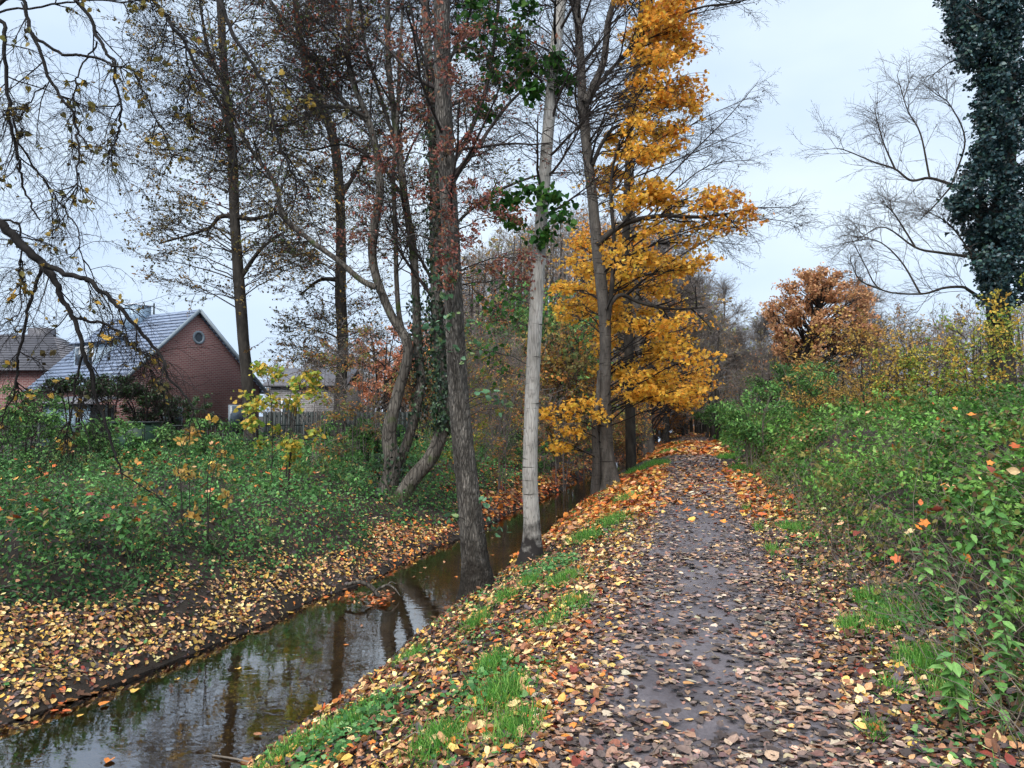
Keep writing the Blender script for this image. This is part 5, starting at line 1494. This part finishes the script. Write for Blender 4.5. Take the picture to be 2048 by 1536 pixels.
PAL_BR = pal((46, 78, 34), (58, 94, 40), (72, 112, 48), (88, 130, 56), (106, 150, 68), (124, 166, 82), (122, 116, 60), (116, 92, 66), k=1.2)
lvR = Leaves(PAL_BR, [OVAL, NETTLE, HEART])


def cov_col(u, v, a=6, brown=.07):
    t = 2.6 + 1.9 * n2(u, v, .75, a) + 1.1 * rng.normal(size=len(u))
    c = np.clip(t, 0, 5).astype(int)
    r = U(0, 1, len(u)); e = .5 + .5 * n2(u, v, 1.4, 1)
    return np.where(r < brown * e * 2, 7, np.where(r < brown * e * 3.2, 6, c))


n = 180000
u_, v_ = dens(n, 1.3, 8, 2.2, 24, 1.15); u_ = 1.3 + (u_ - 1.3) ** 1.25 / 6.7 ** .25
dm = n2(u_, v_, 1.3, 3) + .6 * n2(u_, v_, 3.4, 2)
k_ = (U(0, 1, n) < np.clip((u_ - 1.3) / .8, .06, 1)) & (U(0, 1, n) < np.clip(.66 + .55 * dm, .08, 1))
u_, v_, dm = u_[k_], v_[k_], dm[k_]
szf = np.clip(1 + .5 * n2(u_, v_, .9, 5), .55, 1.6)
foot = np.clip((2.5 - u_) / 1.0, 0, 1)
surf_leaves(lvR, u_, v_, hbr, U(0, 1, len(u_)) ** 1.5, U(.022, .056, len(u_)) * szf * np.clip(.8 + v_ / 30, .8, 1.6), .6, ci=np.where(U(0, 1, len(u_)) < .45 * foot, rng.integers(6, 8, len(u_)), cov_col(u_, v_, 6, .08)), down=.25)
n = 26000
u_, v_ = dens(n, 1.4, 12, 20, 95, 1)
surf_leaves(lvR, u_, v_, hbr, U(0, 1, n) ** 2, U(.09, .17, n) * np.clip(v_ / 35, .8, 2.2), .6, ci=cov_col(u_, v_))
lvRs = Leaves(PAL_BR[1:7], SPR_GREEN)
n = 2000
u_, v_ = dens(n, 1.75, 8, 3.2, 34, 1); k_ = n2(u_, v_, 1.1, 6) > -.25; u_, v_ = u_[k_], v_[k_]; n = len(u_)
x, y = xy(u_, v_); hd = rng.normal(size=(n, 3)) * (.55, .55, .2) + np.array([-.12, 0, .75])
lvRs.add(np.stack([x, y, gz(u_, v_) + hbr(u_, v_) * .45], -1), frames(np.array([0, 0, .4]) + rng.normal(size=(n, 3)), hd), U(.28, .62, n) * np.clip(.7 + v_ / 30, .8, 1.7))
lvRs.build(BR, M_GREEN, 0, mass='shoots')
lvR.build(BR, M_GREEN, 300)
# dry stalks and bramble canes
n = 2200
u_, v_ = dens(n, 1.4, 4.5, 2.4, 26, 1)
x, y = xy(u_, v_); p0 = np.stack([x, y, gz(u_, v_)], -1)
dr = np.stack([rng.normal(size=n) * .5 - .25, rng.normal(size=n) * .5, np.full(n, .9)], -1); ln_ = U(.35, .95, n)[:, None]
p1 = p0 + norm(dr) * ln_ * .6; p2 = p1 + norm(dr * (1, 1, .25)) * ln_ * .45
sp = Soup(); V, q = tubes(np.stack([p0, (p0 + p1) / 2 + .02 * rng.normal(size=p0.shape), p1, (p1 + p2) / 2 + (0, 0, .03), p2], 1), np.full((n, 5), .003) * np.linspace(1.2, .5, 5), 3); sp.add(V, q)
sp.build('canes', M_TWIG_PALE, BR, 'stuff')
# leaf-green and low ivy/nettle cover on the far bank
LC = thing('ivy_ground_cover', 'dark green ivy and nettles covering the bank beyond the stream', 'ground cover', (-8, 12, 0))
LC['kind'] = 'stuff'


def edgeL(u, v):
    return 1.0 - .42 * sst(5.5, 8.5, v) + .30 * n2(u, v, 1.3, 6) + .12 * n2(u, v, 3.3, 2)


def hlc(u, v):
    ul = uL(v) - u - edgeL(u, v)
    return sst(-.15, 1.1, ul) * (.34 + .22 * n2(u, v, 1.5, 4) + .13 * n2(u, v, 3.9, 1)) + .02


PAL_LC = pal((40, 70, 38), (50, 84, 46), (60, 98, 54), (74, 116, 62), (88, 132, 74), (104, 148, 82), (110, 116, 58), (106, 86, 62), k=1.35)
lvL = Leaves(PAL_LC, [OVAL, NETTLE, HEART])
n = 150000
t = U(0, 1, n); v_ = 3 * (26 / 3) ** t; u_ = uL(v_) - .3 - 14 * U(0, 1, n) ** 1.3
ul = uL(v_) - u_
k_ = U(0, 1, n) < np.clip((ul - edgeL(u_, v_)) / .35 + .25, .10, 1)
k_ &= U(0, 1, n) < np.clip(.82 + .4 * n2(u_, v_, 1.6, 3) + .3 * n2(u_, v_, 3.7, 7), .3, 1)
u_, v_ = u_[k_], v_[k_]
surf_leaves(lvL, u_, v_, hlc, U(0, 1, len(u_)) ** 1.6, U(.026, .06, len(u_)) * np.clip(.8 + v_ / 40, .8, 1.4), .55, ci=cov_col(u_, v_, 4, .05), down=.3)
n = 16000
v_ = U(22, 50, n); u_ = uL(v_) - 1. - 20 * U(0, 1, n)
surf_leaves(lvL, u_, v_, hlc, U(0, 1, n) ** 2, U(.09, .16, n), .6, ci=cov_col(u_, v_, 4))
lvLs = Leaves(PAL_LC[1:7], SPR_GREEN)
n = 1700
v_ = logv(n, 3.5, 26); u_ = uL(v_) - .9 - 11 * U(0, 1, n) ** 1.3; k_ = (n2(u_, v_, 1.1, 2) > -.2) & (uL(v_) - u_ > edgeL(u_, v_) + .1); u_, v_ = u_[k_], v_[k_]; n = len(u_)
x, y = xy(u_, v_); hd = rng.normal(size=(n, 3)) * (.55, .55, .2) + np.array([0, 0, .75])
lvLs.add(np.stack([x, y, gz(u_, v_) + hlc(u_, v_) * .4], -1), frames(np.array([0, 0, .4]) + rng.normal(size=(n, 3)), hd), U(.25, .55, n) * np.clip(.7 + v_ / 30, .8, 1.5))
lvLs.build(LC, M_GREEN, 0, mass='shoots')
lvL.build(LC, M_GREEN, 300)


# nettle plants standing clear of the cover
def nettle(label, px, py, ht, group, n_st=3, lsz=.085, palette=None):
    b_ = GI(px, py)
    T_ = Tree('nettle_plant', label, 'plant', b_, group)
    lv = Leaves(palette if palette is not None else pal((104, 152, 78), (86, 134, 66), (124, 168, 92), (96, 140, 84)), [NETTLE, OVAL])
    for k in range(n_st):
        b2 = b_ + (U(-.12, .12), U(-.12, .12), 0); h_ = ht * U(.7, 1.05)
        tip = b2 + (U(-.18, .08), U(-.15, .15), h_)
        q_ = T_.stem(np.array([b2 - (0, 0, .03), b2 * .5 + tip * .5 + (U(-.03, .03), 0, .03), tip]), [.005, .004, .002], M_GRASSSTEM, 5, 10, 'stem')
        pth = q_[0][0]
        a0 = U(0, 6.28)
        for j in range(3, 10):
            for s_ in (0, math.pi):
                a = a0 + s_ + j * math.pi / 2 + U(-.3, .3)
                hd = np.array([[math.cos(a), math.sin(a), U(-.5, -.05)]]); nr = np.array([[-hd[0, 0] * hd[0, 2], -hd[0, 1] * hd[0, 2], .9]]) + .2 * rng.normal(size=(1, 3))
                lv.add(pth[j][None], frames(nr, hd), lsz * U(.75, 1.15) * (1.1 - .06 * abs(j - 6)))
    lv.build(T_.root, M_GREEN, 60)


NP = [(1990, 1500, .5, 'nettle in the lower corner beside the leafy verge'), (2035, 1430, .55, 'nettle cut by the frame just above the lowest corner one'), (1935, 1330, .45, 'nettle at the verge next to the bright grass'), (2010, 1320, .6, 'nettle right of the bright grass'), (1920, 1230, .5, 'nettle behind the bright grass patch'), (2030, 1210, .7, 'tall nettle at the frame edge above the grass'),
      (1915, 1110, .6, 'nettle with drooping bright leaves halfway up the bank'), (2000, 1130, .65, 'nettle next to the frame halfway up the bank'), (1860, 1165, .4, 'small nettle at the dark gap under the brambles'), (1960, 1060, .6, 'nettle among the brambles above the gap'), (2040, 1080, .6, 'nettle among brambles at the frame edge')]
for (px, py, ht, lb) in NP:
    nettle(lb, px, min(py, 1515), ht, 'nettles at the foot of the bank')
NP2 = [(180, 1105, .6, 'nettle clump on the far bank above yellow leaves'), (250, 1120, .55, 'nettle at the edge of the leaf litter, far bank'), (310, 1095, .5, 'nettle beside the leafy slope, right of the clump'), (60, 1120, .6, 'nettle near the left edge on the far bank'), (430, 1040, .5, 'nettle halfway along the far bank')]
for (px, py, ht, lb) in NP2:
    nettle(lb, px, py, ht, 'nettles on the far bank', 4, .1, PAL_LC * 1.15)

# grass
GR = thing('grass', 'bright green grass tufts on both verges of the path', 'grass', (0, 5, 0))
GR['kind'] = 'stuff'
blade = (np.array([(-.03, 0, 0), (.03, 0, 0), (.022, .45, .04), (-.022, .45, .04), (.012, .8, .15), (-.012, .8, .15), (0, 1, .28)]), [[(0, 1, 2, 3), (3, 2, 4, 5)], [(5, 4, 6)]])
lvG = Leaves(pal((84, 138, 54), (70, 122, 48), (104, 154, 66), (60, 104, 46), (128, 160, 80), k=1.1), [blade])
PATCH = [(1010, 1400, .28, 1500), (985, 1340, .22, 900), (1030, 1470, .25, 900), (880, 1490, .3, 1000), (950, 1250, .25, 600), (1130, 1160, .35, 1000), (1060, 1170, .2, 500), (1170, 1075, .4, 900), (1225, 1045, .5, 1100), (1010, 1200, .2, 400), (1790, 1240, .38, 2000), (1850, 1330, .28, 1400), (1740, 1200, .25, 700), (1700, 1260, .2, 400), (1500, 1060, .3, 700), (1530, 1105, .35, 700), (1480, 1020, .3, 500), (1585, 1060, .4, 600), (1545, 1160, .2, 300), (1900, 1400, .2, 400), (640, 1480, .3, 500), (720, 1440, .3, 500), (560, 1525, .25, 400), (1150, 1210, .3, 500), (1780, 1390, .15, 150), (1740, 1475, .15, 150), (820, 1320, .25, 350), (1100, 1250, .3, 300), (1480, 940, .6, 1400), (1455, 915, .8, 1400), (1340, 905, .9, 1800), (1310, 930, .9, 1600), (1270, 945, .7, 900), (1370, 888, 1.2, 1200), (1250, 1000, .5, 400), (100, 920, 1.5, 700)]
for (px, py, r, n) in PATCH:
    c = GI(px, py); u0, v0 = uv(c[0], c[1])
    k = ball(n)[:, :2] * U(.3, 1, (n, 1)); uu, vv = u0 + k[:, 0] * r * .8, v0 + k[:, 1] * r * 1.5
    ok = (np.abs(uu - pc) > .75) & (uu > uR(vv) + .12) | (uu < uL(vv) - 1)
    uu, vv = uu[ok], vv[ok]; m = len(uu)
    x, y = xy(uu, vv)
    hd = rng.normal(size=(m, 3)) * .35; hd[:, 2] = 1
    far = np.clip(c[1] / 8, 1, 3)
    lvG.add(np.stack([x, y, gz(uu, vv)], -1), frames(rng.normal(size=(m, 3)), hd), U(.05, .13, m) * far ** .5)
n = 10000
v_ = 2.6 * (30 / 2.6) ** U(0, 1, n); u_ = np.where(U(0, 1, n) < .62, U(-2.6, -.85, n), U(1., 1.6, n)); k_ = n2(u_, v_, 2.1, 2) + .5 * rng.normal(size=n) > .2; u_, v_ = u_[k_], v_[k_]
x, y = xy(u_, v_); hd = rng.normal(size=(len(u_), 3)) * .45; hd[:, 2] = 1
lvG.add(np.stack([x, y, gz(u_, v_)], -1), frames(rng.normal(size=hd.shape), hd), U(.04, .10, len(u_)))
lvG.build(GR, M_GRASS, 0, mass='blades')
# low broad weeds (ground ivy, clover) between the leaves
WE = thing('low_weeds', 'low green ground ivy between the leaves of the verges', 'weeds', (0, 6, 0)); WE['kind'] = 'stuff'
lvW = Leaves(pal((72, 122, 66), (88, 140, 78), (60, 104, 58), (110, 150, 90)), [HEART, OVAL])
n = 9000
v_ = 2.6 * (26 / 2.6) ** U(0, 1, n); u_ = np.where(U(0, 1, n) < .6, U(-2.7, -.85, n), U(1., 1.9, n)); k_ = n2(u_, v_, 1.6, 5) > -.05 + .5 * (u_ > 0); u_, v_ = u_[k_], v_[k_]
x, y = xy(u_, v_); m = len(u_)
lvW.add(np.stack([x, y, gz(u_, v_) + U(.01, .06, m)], -1), rand_frames(m, 1, .35, .1), U(.02, .045, m) * np.clip(v_ / 9, 1, 1.6))
for (px, py, r, n) in [(1830, 1220, .45, 700), (1100, 1140, .5, 600), (700, 1470, .4, 400), (970, 1380, .3, 200)]:
    c = GI(px, py); u0, v0 = uv(c[0], c[1]); k = ball(n)[:, :2]; uu, vv = u0 + k[:, 0] * r * .7, v0 + k[:, 1] * r * 1.5; x, y = xy(uu, vv)
    lvW.add(np.stack([x, y, gz(uu, vv) + U(.02, .08, n)], -1), rand_frames(n, 1, .4, .1), U(.025, .05, n))
lvW.build(WE, M_GREEN, 0, mass='weed_leaves')

# ------------------------------------------------------------------ fallen leaves
PAL_FL = pal((204, 162, 80), (220, 182, 104), (198, 150, 108), (150, 104, 74), (196, 118, 52), (110, 76, 58), (222, 192, 136), (186, 96, 52), (128, 62, 50), (86, 76, 76), k=1.0)
# 0 yellow 1 light yellow 2 tan pink 3 brown 4 orange 5 dark brown 6 pale cream 7 rust 8 red brown 9 near black
FT = [HEART, HEART2, CURL, MAPLE, MAPLE2, OVAL, t_crumple(1), t_crumple(2), t_crumple(3)]
lvF = Leaves(PAL_FL, FT)


def litter(lv, u, v, probs, size, tp, tilt=.3, zoff=(.006, .03), cr=.16):
    ke = ~((u < uL(v)) & (U(0, 1, len(u)) < .88 * sst(-.05, .45, uL(v) - u - edgeL(u, v))))
    if np.ndim(size):
        size = size[ke]
    u, v = u[ke], v[ke]
    n = len(u); x, y = xy(u, v); e = .05
    size = size * np.clip(np.exp(.16 * rng.normal(size=n)), .6, 1.3) * np.interp(v, [4, 12, 20], [.8, .85, 1.])
    nx = -(gz(u + e, v) - gz(u - e, v)) / (2 * e); ny = -(gz(u, v + e) - gz(u, v - e)) / (2 * e)
    nu = np.stack([nx * CA + ny * SA, -nx * SA + ny * CA, np.ones(n)], -1)
    lv.add(np.stack([x, y, gz(u, v) + U(*zoff, n)], -1), frames(norm(nu) + tilt * rng.normal(size=nu.shape), rng.normal(size=(n, 3))), size, rng.choice(10, n, p=np.array(probs) / sum(probs)), rng.choice(9, n, p=np.array(list(tp) + [sum(tp) * cr] * 3) / (sum(tp) * (1 + 3 * cr))))


def logv(n, a, b):
    return a * (b / a) ** U(0, 1, n)


# far bank, near part: yellow linden leaves
n = 28000
v_ = logv(n, 3, 14); u_ = uL(v_) - .04 - U(0, 1, n) ** 1.15 * np.interp(v_, [3, 8, 14], [3.4, 2.2, 1.8])
k_ = (U(0, 1, n) < np.interp(v_, [3, 8, 11, 14], [1, .95, .6, .35])) & (U(0, 1, n) < np.clip((uL(v_) - u_) / .5 + .4, 0, 1)) & (U(0, 1, n) < np.clip(.75 + .45 * n2(u_, v_, 2.3, 2) + .3 * n2(u_, v_, 5.1, 6), .1, 1)); u_, v_ = u_[k_], v_[k_]
litter(lvF, u_, v_, [15, 20, 17, 12, 3, 12, 18, 1, 1, 14], U(.035, .068, len(u_)), [4, 3, 3, .5, .5, 2])
n = 15000
v_ = logv(n, 3, 22); u_ = uL(v_) - .02 - U(0, 1, n) * 3.2
litter(lvF, u_, v_, [0, 0, 3, 9, 0, 24, 1, 0, 5, 40], U(.03, .07, n), [2, 2, 4, 1, 1, 3], .4, (.0, .014))
n = 12000
v_ = logv(n, 2.3, 13); u_ = np.where(U(0, 1, n) < .6, U(-2.75, -.6, n), U(.7, 2.2, n))
litter(lvF, u_, v_, [0, 0, 3, 9, 0, 24, 1, 0, 5, 40], U(.03, .07, n), [2, 2, 4, 1, 1, 3], .4, (.0, .014))
# far bank, middle: brown and orange maple leaves
n = 10500
v_ = logv(n, 9.5, 24); u_ = uL(v_) - .03 - U(0, 1, n) ** 1.3 * 2.2
k_ = (U(0, 1, n) < sst(9.5, 13, v_)) & (U(0, 1, n) < np.clip((uL(v_) - u_) / .5 + .1, 0, 1)); u_, v_ = u_[k_], v_[k_]
litter(lvF, u_, v_, [5, 4, 13, 13, 18, 14, 5, 14, 6, 12], U(.05, .095, len(u_)), [1, 1, 2, 4, 4, 1])
n = 9000
v_ = logv(n, 16, 60); u_ = uL(v_) - .03 - U(0, 1, n) * 3.
litter(lvF, u_, v_, [4, 2, 8, 14, 24, 14, 1, 20, 6, 8], U(.09, .16, n), [1, 1, 2, 4, 4, 1])
# strewn over the green cover
n = 900
v_ = logv(n, 4, 26); u_ = uL(v_) - 1.5 - U(0, 8, n)
x, y = xy(u_, v_)
lvF.add(np.stack([x, y, gz(u_, v_) + hlc(u_, v_) + .02], -1), rand_frames(n, 1, .5), U(.05, .1, n), rng.choice([0, 2, 4, 7, 8], n), rng.choice([0, 2, 3, 4], n))
n = 420
v_ = logv(n, 3, 30); u_ = U(1.6, 5, n); x, y = xy(u_, v_)
lvF.add(np.stack([x, y, gz(u_, v_) + hbr(u_, v_) + .02], -1), rand_frames(n, 1, .5), U(.05, .1, n), rng.choice([2, 4, 7, 6, 8], n), rng.choice([0, 2, 3, 4], n))
# near bank and left verge
n = 22000
v_ = logv(n, 2.3, 13); u_ = np.where(U(0, 1, n) < .8, U(-2.75, -.7, n), U(-1.2, -.5, n))
k_ = U(0, 1, n) < np.clip(.75 + .4 * n2(u_, v_, 2.5, 3) + .3 * n2(u_, v_, 5.3, 1), .15, 1); u_, v_ = u_[k_], v_[k_]
litter(lvF, u_, v_, [9, 10, 18, 16, 5, 16, 16, 3, 6, 16], U(.035, .078, len(u_)), [3, 3, 4, 1.5, 1.5, 2.5], .36)
# orange carpet under the maple
n = 15000
v_ = logv(n, 10.5, 26); u_ = U(-2.8, 1.7, n)
cov = sst(10.5, 13.5, v_) * sst(27, 20, v_) * np.where(np.abs(u_ - pc) < .75, .13, 1) * np.where(u_ > 1., .55, 1)
k_ = U(0, 1, n) < cov; u_, v_ = u_[k_], v_[k_]
litter(lvF, u_, v_, [14, 8, 14, 6, 32, 4, 2, 20, 5, 3], U(.08, .14, len(u_)), [1, .5, 1, 4, 4, .5], .3)
for (va, vb, n, wdt) in [(30, 36, 1500, 1.5), (38, 46, 1800, 1.5), (55, 110, 2500, 1.4)]:
    v_ = U(va, vb, n); u_ = U(-2.2, wdt, n)
    litter(lvF, u_, v_, [16, 8, 14, 6, 34, 3, 2, 18, 4, 2], U(.12, .24, n), [1, .5, 1, 4, 4, .5], .25)
# right verge
n = 14000
v_ = logv(n, 2.3, 15); u_ = U(.75, 1.9, n)
k_ = U(0, 1, n) < np.clip(.75 + .4 * n2(u_, v_, 2.5, 3) + .3 * n2(u_, v_, 5.3, 1), .15, 1); u_, v_ = u_[k_], v_[k_]
litter(lvF, u_, v_, [3, 4, 13, 13, 1, 16, 14, 1, 4, 40], U(.038, .08, len(u_)), [2, 2, 5, 1, 1, 4], .36)
FLR = thing('leaf_litter', 'fallen yellow, orange and brown leaves covering both banks', 'leaf litter', (0, 6, 0)); FLR['kind'] = 'stuff'
lvF.build(FLR, M_FALL, 300, mass='fallen_leaves', lift=.008, jit=.3)
# on the path: trodden, dull and wet
lvP = Leaves(pal((160, 134, 118), (128, 108, 98), (98, 85, 80), (186, 158, 132), (70, 60, 56), (164, 128, 106), (190, 174, 150), (150, 96, 76), (190, 148, 96), (116, 84, 76), k=.85), FT)
n = 32000
v_ = logv(n, 2.2, 16); u_ = pc + rng.normal(size=n) * .62
cov = np.clip(.13 + .95 * np.abs(u_ - pc) + .22 * n2(u_, v_, 2.6, 5), .12, 1)
k_ = (U(0, 1, n) < cov) & (np.abs(u_ - pc) < 1.25); u_, v_ = u_[k_], v_[k_]
litter(lvP, u_, v_, [14, 18, 18, 10, 18, 8, 5, 3, 3, 5], U(.038, .082, len(u_)), [3, 3, 5, 2, 2, 5], .15, (.013, .021), .06)
n = 5000
v_ = logv(n, 14, 60); u_ = pc + rng.normal(size=n) * .55
litter(lvP, u_, v_, [14, 12, 10, 14, 8, 12, 6, 8, 10, 6], U(.07, .14, n), [1, 1, 3, 3, 1, 3], .16, (.014, .024))
lvP.build(PATH, M_WETLEAF, 300, mass='trodden_leaves', lift=.004, jit=.28)
# sunk leaves on the stream bed and a few afloat
lvS = Leaves(pal((120, 82, 50), (90, 62, 42), (140, 96, 52), (70, 50, 38)), [HEART, OVAL, MAPLE])
n = 3000
v_ = logv(n, 3, 30); t = U(0, 1, n) ** 1.6; t = np.where(U(0, 1, n) < .75, t * .45, 1 - t * .25); u_ = uL(v_) * (1 - t) + uR(v_) * t; x, y = xy(u_, v_)
lvS.add(np.stack([x, y, gz(u_, v_) + .02], -1), rand_frames(n, 1, .15), U(.05, .09, n))
lvS.build(STREAM, M_WETLEAF, 0, mass='sunken_leaves')
lvS = Leaves(PAL_FL, FT)
n = 110
v_ = logv(n, 3, 30); t = U(0, 1, n) ** 5; u_ = uL(v_) * (1 - t) + uR(v_) * t; x, y = xy(u_, v_)
lvS.add(np.stack([x, y, np.full(n, WATER + .006)], -1), rand_frames(n, 1, .03), U(.05, .09, n), rng.choice([0, 2, 3, 4, 7], n))
lvS.build(STREAM, M_WETLEAF, 230, mass='floating_leaves')

# ------------------------------------------------------------------ fallen branch in the stream
fb = P(745, 1195, 9.6); fb[2] = WATER
FB = thing('fallen_branch', 'dead forked branch with caught leaves lying in the stream', 'branch', fb)
for pp, rr in [([(690, 1178), (720, 1172), (742, 1182), (757, 1205), (762, 1222)], [.014, .018, .02, .018, .012]), ([(745, 1212), (752, 1190), (775, 1178), (790, 1186), (800, 1200)], [.012, .013, .011, .008, .004]), ([(742, 1182), (735, 1165), (750, 1160)], [.01, .008, .004]), ([(775, 1178), (782, 1172), (792, 1175)], [.007, .005, .003]), ([(752, 1215), (762, 1228), (775, 1222)], [.008, .006, .004])]:
    pw = pix([(p[0], p[1]) for p in pp], 9.6)
    pw[:, 2] = np.maximum(pw[:, 2], WATER - .02) + .05
    rr = [r_ * 1.5 for r_ in rr]
    V, q = tubes(catmull(pw, 16)[None], np.interp(np.linspace(0, 1, 16), np.linspace(0, 1, len(rr)), rr)[None], 7); sp = Soup(); sp.add(V, q); sp.build('limb', M_BARK_E, FB, None, True)
lvb = Leaves(PAL_FL, FT); n = 90
c = P(735, 1192, 9.6) + U(-1, 1, (n, 3)) * (.32, .22, .03); c[:, 2] = WATER + U(.0, .05, n)
c2 = P(765, 1222, 9.3) + U(-1, 1, (25, 3)) * (.1, .1, .02); c2[:, 2] = WATER + U(.0, .05, 25)
lvb.add(np.vstack([c, c2]), rand_frames(n + 25, 1, .4), U(.04, .08, n + 25), rng.choice([2, 3, 4, 5, 7], n + 25)); lvb.build(FB, M_FALL, 115)
sk = GI(470, 1490); sk[2] = WATER + .01
SK = thing('floating_stick', 'thin pale stick floating near the near bank', 'stick', sk)
p0 = P(425, 1503, 5.2); p1 = P(525, 1508, 5.05); p0[2] = p1[2] = WATER + .008
V, q = tubes(np.array([[p0, (p0 + p1) / 2 + (0, .01, .004), p1]]), np.array([[.006, .007, .004]]), 6); sp = Soup(); sp.add(V, q); sp.build('shaft', M_TWIG_PALE, SK, None, True)
# twigs lying among the litter
n = 500
v_ = logv(n, 2.4, 20); u_ = np.where(U(0, 1, n) < .5, U(-2.7, 1.8, n), uL(v_) - U(.1, 2.5, n)); x, y = xy(u_, v_); a = U(0, 6.28, n); ln_ = U(.06, .25, n)
p0 = np.stack([x, y, gz(u_, v_) + .025], -1); x2, y2 = x + np.cos(a) * ln_, y + np.sin(a) * ln_; p1 = np.stack([x2, y2, gxy(x2, y2) + .03], -1)
sp = Soup(); V, q = tubes(np.stack([p0, (p0 + p1) / 2 + .012 * rng.normal(size=p0.shape), p1], 1), np.full((n, 3), .003) * U(.6, 1.6, (n, 1)), 4); sp.add(V, q); sp.build('fallen_twigs', M_TWIG_PALE, FLR, 'stuff')
